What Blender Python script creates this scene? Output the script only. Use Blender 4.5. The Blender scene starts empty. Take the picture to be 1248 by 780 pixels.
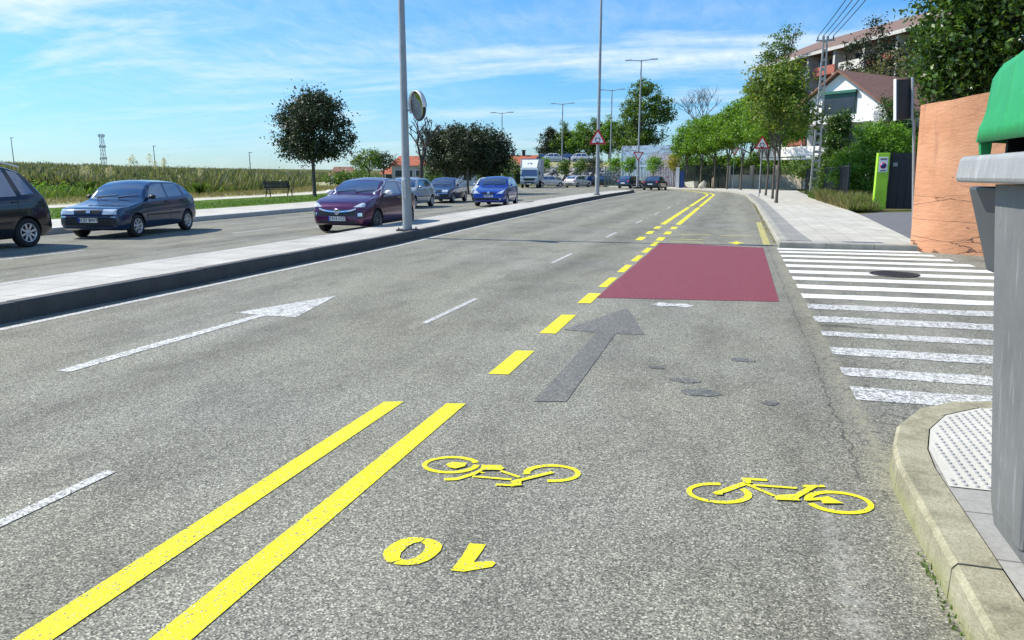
import bpy, bmesh, math, random
import numpy as np
from mathutils import Vector, Matrix
from mathutils.bvhtree import BVHTree
R = math.radians
random.seed(7)
sc = bpy.context.scene
COL = sc.collection
PI = math.pi
# ------------------------------------------------------------------ camera
FPX, HOR, CAMH = 900.0, 213.0, 1.55
PITCH = math.atan((390 - HOR) / FPX)
YAW = R(16.747)
cd = bpy.data.cameras.new('camera'); cam = bpy.data.objects.new('camera', cd); COL.objects.link(cam)
cd.sensor_fit = 'HORIZONTAL'; cd.sensor_width = 36; cd.lens = 36 * FPX / 1248
cd.clip_start = 0.05; cd.clip_end = 6000
cam.location = (0, 0, CAMH); cam.rotation_euler = (PI / 2 - PITCH, 0, YAW)
sc.camera = cam
CP, SP, CY, SY = math.cos(PITCH), math.sin(PITCH), math.cos(YAW), math.sin(YAW)

def at(px, D, z=0.0, py=190):
    """a spot D metres ahead, seen in the direction of column px"""
    v = (390 - py) / FPX
    lat = (px - 624) / FPX / (CP + v * SP) * D
    return Vector((lat * CY - D * SY, lat * SY + D * CY, z))

def zat(py, D):
    v = (390 - py) / FPX
    return CAMH + D * (-SP + v * CP) / (CP + v * SP)

# ------------------------------------------------------------------ materials
def new_mat(name):
    m = bpy.data.materials.new(name); m.use_nodes = True
    nt = m.node_tree
    return m, nt, nt.nodes['Principled BSDF']

def N(nt, t, **kw):
    n = nt.nodes.new(t)
    for k, v in kw.items():
        if k.startswith('i_'):
            key = k[2:]
            n.inputs[int(key) if key.isdigit() else key.replace('_', ' ')].default_value = v
        else:
            setattr(n, k, v)
    return n

def ramp(nt, fac, stops, interp='LINEAR'):
    r = nt.nodes.new('ShaderNodeValToRGB'); r.color_ramp.interpolation = interp
    e = r.color_ramp.elements
    while len(e) < len(stops): e.new(0.5)
    for el, (p, c) in zip(e, stops):
        el.position = p
        el.color = (c, c, c, 1) if isinstance(c, (int, float)) else (*c, 1)
    nt.links.new(fac, r.inputs[0]); return r.outputs[0]

def mixc(nt, fac, a, b, mode='MIX'):
    m = nt.nodes.new('ShaderNodeMix'); m.data_type = 'RGBA'; m.blend_type = mode
    for s, v in ((0, fac), (6, a), (7, b)):
        if hasattr(v, 'links'): nt.links.new(v, m.inputs[s])
        elif s == 0: m.inputs[0].default_value = v
        else: m.inputs[s].default_value = (*v, 1) if len(v) == 3 else v
    return m.outputs[2]

def mth(nt, op, a, b=None, c=None, clamp=False):
    m = nt.nodes.new('ShaderNodeMath'); m.operation = op; m.use_clamp = clamp
    for s, v in enumerate((a, b, c)):
        if v is None: continue
        if hasattr(v, 'links'): nt.links.new(v, m.inputs[s])
        else: m.inputs[s].default_value = v
    return m.outputs[0]

def world_pos(nt):
    return nt.nodes.new('ShaderNodeNewGeometry').outputs['Position']

def noise(nt, vec, scale, detail=2, rough=0.5, out=0, dist=0.0):
    n = N(nt, 'ShaderNodeTexNoise'); n.inputs['Scale'].default_value = scale
    n.inputs['Detail'].default_value = detail; n.inputs['Roughness'].default_value = rough
    n.inputs['Distortion'].default_value = dist
    nt.links.new(vec, n.inputs['Vector']); return n.outputs[out]

def bump(nt, b, h, strength=0.3, dist=0.01):
    n = N(nt, 'ShaderNodeBump'); n.inputs['Strength'].default_value = strength; n.inputs['Distance'].default_value = dist
    nt.links.new(h, n.inputs['Height']); nt.links.new(n.outputs[0], b.inputs['Normal'])

def scaled(nt, vec, s):
    n = N(nt, 'ShaderNodeMapping'); n.inputs['Scale'].default_value = s
    nt.links.new(vec, n.inputs['Vector']); return n.outputs[0]

MC = {}
def pm(name, col, rough=0.6, metal=0.0, var=0.15, scale=3.0, bmp=0.0, bscale=40.0, coat=0.0, spec=0.5):
    """plain surface with a little uneven tone and optional fine bump"""
    if name in MC: return MC[name]
    m, nt, b = new_mat(name)
    tc = nt.nodes.new('ShaderNodeTexCoord').outputs['Object']
    if var:
        f = noise(nt, tc, scale, 4, 0.6)
        c0 = tuple(c * (1 - var) for c in col); c1 = tuple(min(1, c * (1 + var)) for c in col)
        nt.links.new(ramp(nt, f, [(0.3, c0), (0.7, c1)]), b.inputs['Base Color'])
    else: b.inputs['Base Color'].default_value = (*col, 1)
    b.inputs['Roughness'].default_value = rough; b.inputs['Metallic'].default_value = metal
    b.inputs['Coat Weight'].default_value = coat; b.inputs['Coat Roughness'].default_value = 0.05
    b.inputs['Specular IOR Level'].default_value = spec
    if bmp: bump(nt, b, noise(nt, tc, bscale, 4, 0.6), bmp, 0.02)
    MC[name] = m; return m

def asphalt_color(nt, pos, tint=(1, 1, 1)):
    """fine light and dark stones in grey binder, worn wheel tracks, stains"""
    v = N(nt, 'ShaderNodeTexVoronoi', feature='F1'); v.inputs['Scale'].default_value = 145
    nt.links.new(pos, v.inputs['Vector'])
    sep = N(nt, 'ShaderNodeSeparateColor'); nt.links.new(v.outputs['Color'], sep.inputs[0])
    stones = ramp(nt, sep.outputs[0], [(0.0, (0.070, 0.071, 0.071)), (0.25, (0.125, 0.126, 0.120)), (0.6, (0.19, 0.19, 0.178)), (0.86, (0.28, 0.28, 0.26)), (1.0, (0.42, 0.42, 0.39))])
    fine = noise(nt, pos, 115, 3, 0.75)
    c = mixc(nt, 0.9, stones, ramp(nt, fine, [(0.34, 0.42), (0.5, 1.0), (0.68, 1.45)]), 'MULTIPLY')
    pits = noise(nt, pos, 40, 3, 0.8)
    c = mixc(nt, 1.0, c, ramp(nt, pits, [(0.33, 0.5), (0.43, 1.0), (0.62, 1.06)]), 'MULTIPLY')
    med = noise(nt, scaled(nt, pos, (1, 0.45, 1)), 1.7, 5, 0.65)
    c = mixc(nt, 1.0, c, ramp(nt, med, [(0.3, 0.72), (0.5, 1.0), (0.72, 1.16)]), 'MULTIPLY')
    # long lengthwise wear (wheel tracks), darker bands
    big = noise(nt, scaled(nt, pos, (0.9, 0.05, 1)), 1.1, 3, 0.55)
    c = mixc(nt, 1.0, c, ramp(nt, big, [(0.32, 0.80), (0.5, 1.0), (0.7, 1.1)]), 'MULTIPLY')
    # polished wheel paths and oil-darkened lane centres
    sx = N(nt, 'ShaderNodeSeparateXYZ'); nt.links.new(pos, sx.inputs[0])
    ph = mth(nt, 'SINE', mth(nt, 'ADD', mth(nt, 'MULTIPLY', sx.outputs[0], 3.6), mth(nt, 'MULTIPLY', noise(nt, scaled(nt, pos, (0.6, 0.15, 1)), 1.0, 3, 0.6), 3.0)))
    c = mixc(nt, 1.0, c, ramp(nt, mth(nt, 'MULTIPLY_ADD', ph, 0.5, 0.5), [(0.0, 0.91), (1.0, 1.07)]), 'MULTIPLY')
    oil = noise(nt, scaled(nt, pos, (1, 0.6, 1)), 2.4, 4, 0.6)
    c = mixc(nt, ramp(nt, oil, [(0.66, 0.0), (0.76, 0.45)]), c, (0.06, 0.06, 0.062))
    warm = noise(nt, pos, 0.35, 3, 0.6)
    c = mixc(nt, ramp(nt, warm, [(0.3, 0.35), (0.7, 1.0)]), c, mixc(nt, 1.0, c, (1.06, 1.04, 0.88), 'MULTIPLY'))
    return c, mth(nt, 'ADD', sep.outputs[0], pits), sep

def make_asphalt(name, mul, seam=True):
    m, nt, b = new_mat(name)
    pos = world_pos(nt)
    c, h, _ = asphalt_color(nt, pos)
    c = mixc(nt, 1.0, c, mul, 'MULTIPLY')
    if seam:
        s = N(nt, 'ShaderNodeSeparateXYZ'); nt.links.new(pos, s.inputs[0])
        x, y = s.outputs[0], s.outputs[1]
        wob = mth(nt, 'MULTIPLY', mth(nt, 'SUBTRACT', noise(nt, pos, 2.2, 5, 0.7), 0.5), 0.22)
        # crack along the old joint beside the gutter
        d = mth(nt, 'ABSOLUTE', mth(nt, 'SUBTRACT', mth(nt, 'ADD', x, wob), 0.70))
        k = mth(nt, 'MULTIPLY', mth(nt, 'MULTIPLY', ramp(nt, d, [(0.001, 1.0), (0.011, 0.0)]), ramp(nt, noise(nt, pos, 3.5, 4, 0.7), [(0.38, 0.1), (0.55, 0.9)])), ramp(nt, mth(nt, 'MULTIPLY', y, 0.03), [(0.10, 0.0), (0.13, 0.9), (0.5, 0.9), (0.56, 0.0)]))
        c = mixc(nt, k, c, (0.03, 0.03, 0.032))
        # grit and dust gathered in the gutter
        g_ = mth(nt, 'ADD', x, mth(nt, 'MULTIPLY', wob, 0.5))
        gk = mth(nt, 'MULTIPLY', ramp(nt, mth(nt, 'SUBTRACT', 0.85, g_), [(0.0, 0.85), (0.16, 0.0)]), ramp(nt, noise(nt, pos, 16, 5, 0.8), [(0.40, 0.0), (0.6, 1.0)]))
        gk = mth(nt, 'MULTIPLY', gk, ramp(nt, x, [(0.86, 1.0), (0.93, 0.0)]))
        c = mixc(nt, gk, c, (0.30, 0.28, 0.20))
        # pale worn remains of an edge line
        d2 = mth(nt, 'ABSOLUTE', mth(nt, 'SUBTRACT', mth(nt, 'ADD', x, mth(nt, 'MULTIPLY', wob, 0.35)), 0.50))
        n2 = ramp(nt, noise(nt, pos, 14, 5, 0.8), [(0.42, 0.0), (0.66, 1.0)])
        k2 = mth(nt, 'MULTIPLY', ramp(nt, d2, [(0.02, 1.0), (0.10, 0.0)]), n2)
        k2 = mth(nt, 'MULTIPLY', k2, ramp(nt, mth(nt, 'MULTIPLY', y, 0.1), [(0.12, 0.75), (0.34, 0.55), (0.44, 0.0)]))
        c = mixc(nt, k2, c, (0.45, 0.44, 0.40))
        # sealed lengthwise joint of the far carriageway
        d3 = mth(nt, 'ABSOLUTE', mth(nt, 'SUBTRACT', mth(nt, 'ADD', x, mth(nt, 'MULTIPLY', wob, 0.5)), -11.6))
        c = mixc(nt, mth(nt, 'MULTIPLY', ramp(nt, d3, [(0.02, 0.8), (0.05, 0.0)]), ramp(nt, noise(nt, pos, 0.8, 2, 0.5), [(0.35, 0.2), (0.5, 1.0)])), c, (0.035, 0.035, 0.036))
        cr = N(nt, 'ShaderNodeTexVoronoi', feature='DISTANCE_TO_EDGE'); cr.inputs['Scale'].default_value = 2.6
        off = N(nt, 'ShaderNodeVectorMath', operation='MULTIPLY_ADD')
        nt.links.new(noise(nt, pos, 3, 4, 0.7, out=1), off.inputs[0]); off.inputs[1].default_value = (0.35, 0.35, 0); nt.links.new(pos, off.inputs[2])
        nt.links.new(off.outputs[0], cr.inputs['Vector'])
        gate = ramp(nt, mth(nt, 'MULTIPLY', mth(nt, 'ADD', x, mth(nt, 'MULTIPLY', wob, 2.0)), 0.25), [(0.16, 0.0), (0.20, 0.75), (0.34, 0.75), (0.40, 0.25)])
        ck = mth(nt, 'MULTIPLY', ramp(nt, cr.outputs['Distance'], [(0.0, 1.0), (0.018, 0.0)]), gate)
        c = mixc(nt, ck, c, (0.035, 0.035, 0.036))
    nt.links.new(c, b.inputs['Base Color']); b.inputs['Roughness'].default_value = 0.9
    b.inputs['Specular IOR Level'].default_value = 0.25
    bump(nt, b, h, 0.45, 0.006)
    return m

def make_paint(name, col, wear=0.35, crack=False, speck=0.3):
    """road paint: asphalt grain shows through where it has worn or cracked off"""
    m, nt, b = new_mat(name); pos = world_pos(nt)
    c, h, sep = asphalt_color(nt, pos)
    paint = mixc(nt, 1.0, col, ramp(nt, noise(nt, pos, 6, 4, 0.7), [(0.3, 0.86), (0.7, 1.08)]), 'MULTIPLY')
    w = ramp(nt, noise(nt, pos, 22, 6, 0.85), [(max(0.0, wear - 0.06), 1.0), (wear + 0.03, 0.0)])
    gr = ramp(nt, mth(nt, 'ADD', mth(nt, 'MULTIPLY', sep.outputs[1], 0.5), mth(nt, 'MULTIPLY', noise(nt, pos, 75, 2, 0.7), 0.6)), [(speck - 0.03, 1.0), (speck + 0.05, 0.0)])
    k = mth(nt, 'MAXIMUM', w, gr)
    if crack:
        cr = N(nt, 'ShaderNodeTexVoronoi', feature='DISTANCE_TO_EDGE'); cr.inputs['Scale'].default_value = 6.5
        off = N(nt, 'ShaderNodeVectorMath', operation='MULTIPLY_ADD')
        nt.links.new(noise(nt, pos, 9, 4, 0.7, out=1), off.inputs[0]); off.inputs[1].default_value = (0.2, 0.2, 0); nt.links.new(pos, off.inputs[2])
        nt.links.new(off.outputs[0], cr.inputs['Vector'])
        k = mth(nt, 'MAXIMUM', k, ramp(nt, cr.outputs['Distance'], [(0.01, 1.0), (0.04, 0.0)]))
    nt.links.new(mixc(nt, k, paint, c), b.inputs['Base Color'])
    b.inputs['Roughness'].default_value = 0.7
    bump(nt, b, h, 0.3, 0.004)
    return m

M_ASPH = make_asphalt('asphalt', (1.14, 1.13, 1.09))
M_ASPH2 = make_asphalt('asphalt_far_road', (1.06, 1.05, 1.0), seam=False)
M_YEL = make_paint('yellow_paint', (0.80, 0.74, 0.004), 0.335, speck=0.345)
M_YELF = make_paint('faded_yellow_paint', (0.62, 0.55, 0.12), 0.49, speck=0.42)
M_WHT = make_paint('white_paint', (0.74, 0.74, 0.72), 0.485, crack=True, speck=0.42)
M_WHTL = make_paint('thin_white_paint', (0.62, 0.62, 0.60), 0.47, speck=0.43)
M_RED = make_paint('red_surfacing', (0.20, 0.034, 0.05), 0.335, speck=0.29)
M_BLK = make_paint('blackout_paint', (0.115, 0.112, 0.10), 0.46, crack=False, speck=0.43)

def make_leaf(name, c1, c2, c3, trans=0.35, rough=0.5):
    m, nt, b = new_mat(name)
    g = nt.nodes.new('ShaderNodeNewGeometry')
    col = ramp(nt, g.outputs['Random Per Island'], [(0.0, c1), (0.5, c2), (1.0, c3)])
    nt.links.new(col, b.inputs['Base Color']); b.inputs['Roughness'].default_value = rough
    t = nt.nodes.new('ShaderNodeBsdfTranslucent'); nt.links.new(mixc(nt, 1.0, col, (1.25, 1.3, 0.55), 'MULTIPLY'), t.inputs[0])
    mx = nt.nodes.new('ShaderNodeMixShader'); mx.inputs[0].default_value = trans
    nt.links.new(b.outputs[0], mx.inputs[1]); nt.links.new(t.outputs[0], mx.inputs[2])
    nt.links.new(mx.outputs[0], nt.nodes['Material Output'].inputs[0]); return m

L_OAK = make_leaf('dark_evergreen_leaf', (0.016, 0.028, 0.011), (0.028, 0.046, 0.016), (0.06, 0.088, 0.034), 0.2, 0.6)
L_PLANE = make_leaf('bright_plane_leaf', (0.055, 0.13, 0.012), (0.12, 0.25, 0.018), (0.23, 0.38, 0.035), 0.45)
L_MID = make_leaf('mid_green_leaf', (0.04, 0.085, 0.014), (0.09, 0.17, 0.02), (0.17, 0.26, 0.035), 0.38)
L_LAUREL = make_leaf('laurel_leaf', (0.025, 0.055, 0.01), (0.055, 0.115, 0.016), (0.12, 0.21, 0.03), 0.28, 0.35)
L_BUSH = make_leaf('yellow_green_leaf', (0.09, 0.20, 0.018), (0.15, 0.31, 0.028), (0.23, 0.40, 0.045), 0.45)
L_REED = make_leaf('brown_scrub_leaf', (0.07, 0.085, 0.03), (0.14, 0.155, 0.06), (0.28, 0.26, 0.13), 0.32)
L_REEDG = make_leaf('green_reed_leaf', (0.07, 0.13, 0.02), (0.12, 0.19, 0.03), (0.20, 0.25, 0.06), 0.35)
L_DRY = make_leaf('dry_grass_blade', (0.10, 0.11, 0.03), (0.22, 0.19, 0.08), (0.34, 0.28, 0.14), 0.3)
L_LAWN = make_leaf('lawn_blade', (0.07, 0.13, 0.02), (0.10, 0.19, 0.025), (0.15, 0.24, 0.04), 0.3)
L_PLUME = make_leaf('pampas_plume', (0.5, 0.46, 0.34), (0.6, 0.56, 0.44), (0.7, 0.66, 0.55), 0.3)
M_BARK = pm('bark', (0.10, 0.085, 0.07), 0.9, var=0.3, scale=8, bmp=0.5, bscale=30)
M_BARKD = pm('dark_bark', (0.05, 0.045, 0.04), 0.9, var=0.3, scale=8, bmp=0.5, bscale=30)

M_GALV = pm('galvanised_steel', (0.33, 0.35, 0.36), 0.5, 0.3, var=0.12, scale=4)
M_WHITE = pm('white_plastic', (0.75, 0.75, 0.75), 0.5, var=0.05)
M_SIGNW = pm('sign_white', (0.80, 0.80, 0.80), 0.4, var=0.03)
M_SIGNR = pm('sign_red', (0.50, 0.02, 0.025), 0.4, var=0.05)
M_BLACK = pm('black_plastic', (0.015, 0.015, 0.016), 0.5, var=0.1)
M_TYRE = pm('tyre_rubber', (0.02, 0.02, 0.021), 0.85, var=0.15, scale=10)
M_RIM = pm('alloy_rim', (0.55, 0.56, 0.58), 0.3, 0.6, var=0.05)
M_GLASS = pm('car_glass', (0.07, 0.10, 0.17), 0.03, 0.55, var=0, spec=1.0, coat=1.0)
M_GLASS.node_tree.nodes['Principled BSDF'].inputs['IOR'].default_value = 2.1
M_LAMP = pm('headlamp_lens', (0.62, 0.66, 0.70), 0.12, 0.3, var=0.25, scale=14, coat=1)
M_TAIL = pm('tail_lamp_lens', (0.42, 0.02, 0.02), 0.15, var=0.2, scale=14, coat=1)
M_CHROME = pm('chrome', (0.75, 0.76, 0.78), 0.12, 0.95, var=0)
M_PLATE = pm('number_plate_white', (0.8, 0.8, 0.78), 0.4, var=0)
M_PLATEB = pm('number_plate_blue', (0.01, 0.05, 0.4), 0.4, var=0)
M_GRILLE = pm('grille_black', (0.012, 0.012, 0.013), 0.4, var=0.2, scale=30)
M_CONC = pm('concrete', (0.42, 0.41, 0.38), 0.85, var=0.14, scale=2.5, bmp=0.25, bscale=60)
M_SHUT = pm('window_dark', (0.03, 0.035, 0.045), 0.15, var=0.2, scale=1.5)

# ------------------------------------------------------------------ mesh builder
class MB:
    def __init__(s): s.v = []; s.f = []; s.m = []; s.sm = []
    def add(s, vs, fs, mi=0, smooth=False):
        o = len(s.v); s.v += [tuple(x) for x in vs]
        for f in fs:
            s.f.append(tuple(i + o for i in f)); s.m.append(mi); s.sm.append(smooth)
        return s
    def box(s, c, d, rz=0, mi=0, mat=None):
        x, y, z = d[0] / 2, d[1] / 2, d[2] / 2
        vs = [Vector((a * x, b * y, e * z)) for e in (-1, 1) for b in (-1, 1) for a in (-1, 1)]
        m = Matrix.Rotation(rz, 4, 'Z') if mat is None else mat
        vs = [m @ v + Vector(c) for v in vs]
        return s.add(vs, [(0, 2, 3, 1), (4, 5, 7, 6), (0, 1, 5, 4), (2, 6, 7, 3), (0, 4, 6, 2), (1, 3, 7, 5)], mi)
    def bar(s, a, b, w, h, mi=0):
        a, b = Vector(a), Vector(b); d = b - a
        q = d.to_track_quat('Y', 'Z').to_matrix().to_4x4()
        return s.box((a + b) / 2, (w, d.length, h), mat=q, mi=mi)
    def tube(s, pts, rad, n=8, mi=0, caps=True, smooth=True):
        pts = [Vector(p) for p in pts]
        rad = rad if isinstance(rad, (list, tuple)) else [rad] * len(pts)
        rings = []; ref = Vector((0, 0, 1))
        for i, p in enumerate(pts):
            d = (pts[min(i + 1, len(pts) - 1)] - pts[max(i - 1, 0)]).normalized()
            r0 = ref if abs(d.dot(ref)) < 0.95 else Vector((1, 0, 0))
            u = d.cross(r0).normalized(); w = d.cross(u).normalized()
            rings.append([p + (u * math.cos(2 * PI * k / n) + w * math.sin(2 * PI * k / n)) * rad[i] for k in range(n)])
        vs = [v for r in rings for v in r]; fs = []
        for i in range(len(rings) - 1):
            for k in range(n):
                k2 = (k + 1) % n
                fs.append((i * n + k, i * n + k2, (i + 1) * n + k2, (i + 1) * n + k))
        s.add(vs, fs, mi, smooth)
        if caps:
            s.add(rings[0], [tuple(range(n))], mi); s.add(rings[-1], [tuple(range(n - 1, -1, -1))], mi)
        return s
    def lathe(s, prof, n=24, axis='X', c=(0, 0, 0), mi=0, smooth=True):
        vs = []; fs = []; c = Vector(c)
        for (a, r) in prof:
            for k in range(n):
                t = 2 * PI * k / n
                p = (a, r * math.cos(t), r * math.sin(t)) if axis == 'X' else (r * math.cos(t), a, r * math.sin(t)) if axis == 'Y' else (r * math.cos(t), r * math.sin(t), a)
                vs.append(Vector(p) + c)
        for i in range(len(prof) - 1):
            for k in range(n):
                k2 = (k + 1) % n
                fs.append((i * n + k, (i + 1) * n + k, (i + 1) * n + k2, i * n + k2))
        return s.add(vs, fs, mi, smooth)
    def prism(s, poly, z0, z1, mi=0):
        n = len(poly)
        vs = [(x, y, z0) for x, y in poly] + [(x, y, z1) for x, y in poly]
        fs = [tuple(range(n - 1, -1, -1)), tuple(range(n, 2 * n))] + [(i, (i + 1) % n, n + (i + 1) % n, n + i) for i in range(n)]
        return s.add(vs, fs, mi)
    def build(s, name, mats, parent=None, loc=None, bevel=0):
        me = bpy.data.meshes.new(name); me.from_pydata(s.v, [], s.f)
        mats = mats if isinstance(mats, (list, tuple)) else [mats]
        for m in mats: me.materials.append(m)
        me.polygons.foreach_set('material_index', s.m); me.polygons.foreach_set('use_smooth', s.sm)
        bm = bmesh.new(); bm.from_mesh(me); bmesh.ops.recalc_face_normals(bm, faces=bm.faces) if len(s.f) < 20000 else None
        bm.to_mesh(me); bm.free()
        me.update()
        o = bpy.data.objects.new(name, me); COL.objects.link(o)
        if parent: o.parent = parent
        if loc is not None: o.location = loc
        if bevel:
            b = o.modifiers.new('bevel', 'BEVEL'); b.width = bevel; b.segments = 2; b.limit_method = 'ANGLE'
        return o

def tag(o, label=None, cat=None, group=None, kind=None):
    for k, v in (('label', label), ('category', cat), ('group', group), ('kind', kind)):
        if v: o[k] = v
    return o
def thing(name, label, cat, loc=(0, 0, 0), rz=0, group=None):
    o = bpy.data.objects.new(name, None); COL.objects.link(o); o.empty_display_size = 0.2
    o.location = loc; o.rotation_euler = (0, 0, rz); return tag(o, label, cat, group)
def struct(o): o['kind'] = 'structure'; return o
def children(o): return [c for c in list(COL.objects) if c.parent == o]
def copy_tree(o, parent=None):
    c = o.copy(); COL.objects.link(c); c.parent = parent
    for ch in children(o): copy_tree(ch, c)
    return c
def sheet(name, pts, z, mat):
    mb = MB(); mb.add([(x, y, z) for x, y in pts], [tuple(range(len(pts)))])
    return struct(mb.build(name, mat))
def text_mb(body, size, mat4, thick=0.0, font_squash=1.0):
    cu = bpy.data.curves.new('t', 'FONT'); cu.body = body; cu.size = size; cu.align_x = 'CENTER'; cu.align_y = 'CENTER'; cu.extrude = thick
    cu.offset = size * 0.02
    o = bpy.data.objects.new('t', cu); COL.objects.link(o)
    bpy.context.view_layer.update()
    me = bpy.data.meshes.new_from_object(o.evaluated_get(bpy.context.evaluated_depsgraph_get()))
    mb = MB(); mb.add([mat4 @ Vector((v.co.x * font_squash, v.co.y, v.co.z)) for v in me.vertices], [tuple(p.vertices) for p in me.polygons])
    bpy.data.objects.remove(o); bpy.data.meshes.remove(me)
    return mb

# ------------------------------------------------------------------ foliage
rng = np.random.default_rng(11)
def leaf_mesh(name, P, size, mat, parent=None, up=0.3, aspect=0.55, out=None, droop=0.0):
    """P: (n,3) leaf positions; every leaf is a small folded blade of its own"""
    n = len(P)
    d = rng.normal(size=(n, 3)); d[:, 2] += up
    if out is not None: d += out * 0.8
    d /= np.linalg.norm(d, axis=1)[:, None]
    a = rng.normal(size=(n, 3)); u = np.cross(d, a); u /= np.linalg.norm(u, axis=1)[:, None]
    w = np.cross(d, u)
    s = (size * rng.uniform(0.6, 1.35, n))[:, None]
    V = np.empty((n, 4, 3))
    V[:, 0] = P - u * s * 0.5
    V[:, 1] = P + w * s * aspect * 0.5 + d * s * 0.12
    V[:, 2] = P + u * s * 0.5 - np.array([0, 0, 1]) * s * droop
    V[:, 3] = P - w * s * aspect * 0.5 + d * s * 0.12
    return fast_quads(name, V, mat, parent)

def fast_quads(name, V, mat, parent=None):
    n = len(V)
    me = bpy.data.meshes.new(name)
    me.vertices.add(n * 4); me.vertices.foreach_set('co', V.reshape(-1))
    me.loops.add(n * 4); me.loops.foreach_set('vertex_index', np.arange(n * 4, dtype=np.int32))
    me.polygons.add(n); me.polygons.foreach_set('loop_start', np.arange(0, n * 4, 4, dtype=np.int32))
    me.polygons.foreach_set('loop_total', np.full(n, 4, dtype=np.int32))
    me.materials.append(mat); me.update(); me.validate()
    o = bpy.data.objects.new(name, me); COL.objects.link(o)
    if parent: o.parent = parent
    return o

def clumps(blobs, nclump, nleaf, sig, bias=0.45, seed=0):
    """leaf positions gathered in clumps spread through the ellipsoids"""
    r = np.random.default_rng(seed)
    vol = np.array([b[1][0] * b[1][1] * b[1][2] for b in blobs]); vol = vol ** 0.8; vol /= vol.sum()
    out = []; outd = []
    idx = r.choice(len(blobs), nclump, p=vol)
    per = max(1, nleaf // nclump)
    for i in idx:
        c, rad = np.array(blobs[i][0]), np.array(blobs[i][1])
        d = r.normal(size=3); d /= np.linalg.norm(d)
        cc = c + d * rad * (r.uniform() ** bias)
        s = sig * r.uniform(0.55, 1.3)
        p = cc + r.normal(size=(per, 3)) * s * np.array([1, 1, 0.75])
        out.append(p); outd.append(np.tile(d, (per, 1)))
    return np.concatenate(out), np.concatenate(outd)

def limbs(mb, base, top, r0, r1, tips, spread, n=7, mi=0):
    base, top = Vector(base), Vector(top)
    mid = base.lerp(top, 0.5) + Vector((random.uniform(-1, 1), random.uniform(-1, 1), 0)) * 0.03 * (top - base).length
    mb.tube([base + Vector((0, 0, -0.05)), base + (mid - base) * 0.15, mid, top], [r0 * 1.35, r0, (r0 + r1) / 2, r1], 9, mi)
    for t in tips:
        t = Vector(t); st = base.lerp(top, random.uniform(0.72, 1.0)); m = st.lerp(t, 0.5) + Vector((random.uniform(-1, 1), random.uniform(-1, 1), random.uniform(0, 1))) * spread * 0.25
        mb.tube([st, m, t], [r1 * 0.6, r1 * 0.38, r1 * 0.13], 6, mi)
        for _ in range(2):
            e = t + Vector((random.uniform(-1, 1), random.uniform(-1, 1), random.uniform(-0.3, 1))) * spread * 0.55
            mb.tube([m.lerp(t, 0.4), e], [r1 * 0.25, r1 * 0.07], 5, mi)

def tree(name, label, cat, base, h_trunk, blobs, leaf, size, nclump, nleaf, sig, r0=0.14, group=None, bark=None, seed=1, ntips=9, lean=(0, 0)):
    random.seed(seed)
    t = thing(name, label, cat, base, 0, group)
    top = Vector((lean[0], lean[1], h_trunk))
    tips = []
    for _ in range(ntips):
        b = random.choice(blobs); d = Vector((random.gauss(0, 1), random.gauss(0, 1), random.gauss(0.3, 0.8))).normalized()
        tips.append(Vector(b[0]) + Vector([d[i] * b[1][i] * 0.7 for i in range(3)]))
    mb = MB(); limbs(mb, (0, 0, 0), top, r0, r0 * 0.7, tips, max(blobs[0][1]) * 0.4)
    mb.build('trunk', bark or M_BARK, t)
    P, D = clumps(blobs, nclump, nleaf, sig, seed=seed)
    leaf_mesh('crown', P, size, leaf, t, out=D)
    return t

# ------------------------------------------------------------------ light, sky
SUN_EL, SUN_DIR = R(46), Vector((1, 0.05, 0)).normalized()   # shadows fall towards +X
sd = bpy.data.lights.new('sun', 'SUN'); sd.energy = 4.8; sd.angle = R(0.5); sd.color = (1.0, 0.935, 0.82)
so = bpy.data.objects.new('sun', sd); COL.objects.link(so)
so.rotation_euler = (SUN_DIR * math.cos(SUN_EL) + Vector((0, 0, -math.sin(SUN_EL)))).to_track_quat('-Z', 'Y').to_euler()
w = bpy.data.worlds.new('World'); sc.world = w; w.use_nodes = True
nt = w.node_tree; bg = nt.nodes['Background']
sky = N(nt, 'ShaderNodeTexSky', sky_type='NISHITA', sun_disc=False)
sky.sun_elevation = SUN_EL; sky.sun_rotation = R(267); sky.altitude = 0; sky.air_density = 1.0; sky.dust_density = 0.3; sky.ozone_density = 2.5
tc = nt.nodes.new('ShaderNodeTexCoord').outputs['Generated']
sp = N(nt, 'ShaderNodeSeparateXYZ'); nt.links.new(tc, sp.inputs[0])
zz = mth(nt, 'MAXIMUM', sp.outputs[2], 0.02)
# clouds on a high flat layer: the view direction meets it far out near the horizon
cx = mth(nt, 'DIVIDE', sp.outputs[0], mth(nt, 'ADD', zz, 0.12)); cy = mth(nt, 'DIVIDE', sp.outputs[1], mth(nt, 'ADD', zz, 0.12))
cv = N(nt, 'ShaderNodeCombineXYZ'); nt.links.new(cx, cv.inputs[0]); nt.links.new(cy, cv.inputs[1])
mp = N(nt, 'ShaderNodeMapping'); mp.inputs['Rotation'].default_value = (0, 0, R(-28)); mp.inputs['Scale'].default_value = (0.6, 1.5, 1); mp.inputs['Location'].default_value = (1.3, 0.4, 0)
nt.links.new(cv.outputs[0], mp.inputs[0])
n1 = noise(nt, mp.outputs[0], 0.85, 9, 0.60, dist=0.35)
n2 = noise(nt, scaled(nt, cv.outputs[0], (2.6, 1.1, 1)), 4.0, 5, 0.65, dist=0.4)
mask = mth(nt, 'MULTIPLY', ramp(nt, n1, [(0.47, 0.0), (0.66, 0.9)]), ramp(nt, n2, [(0.25, 0.65), (0.62, 1.0)]))
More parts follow.
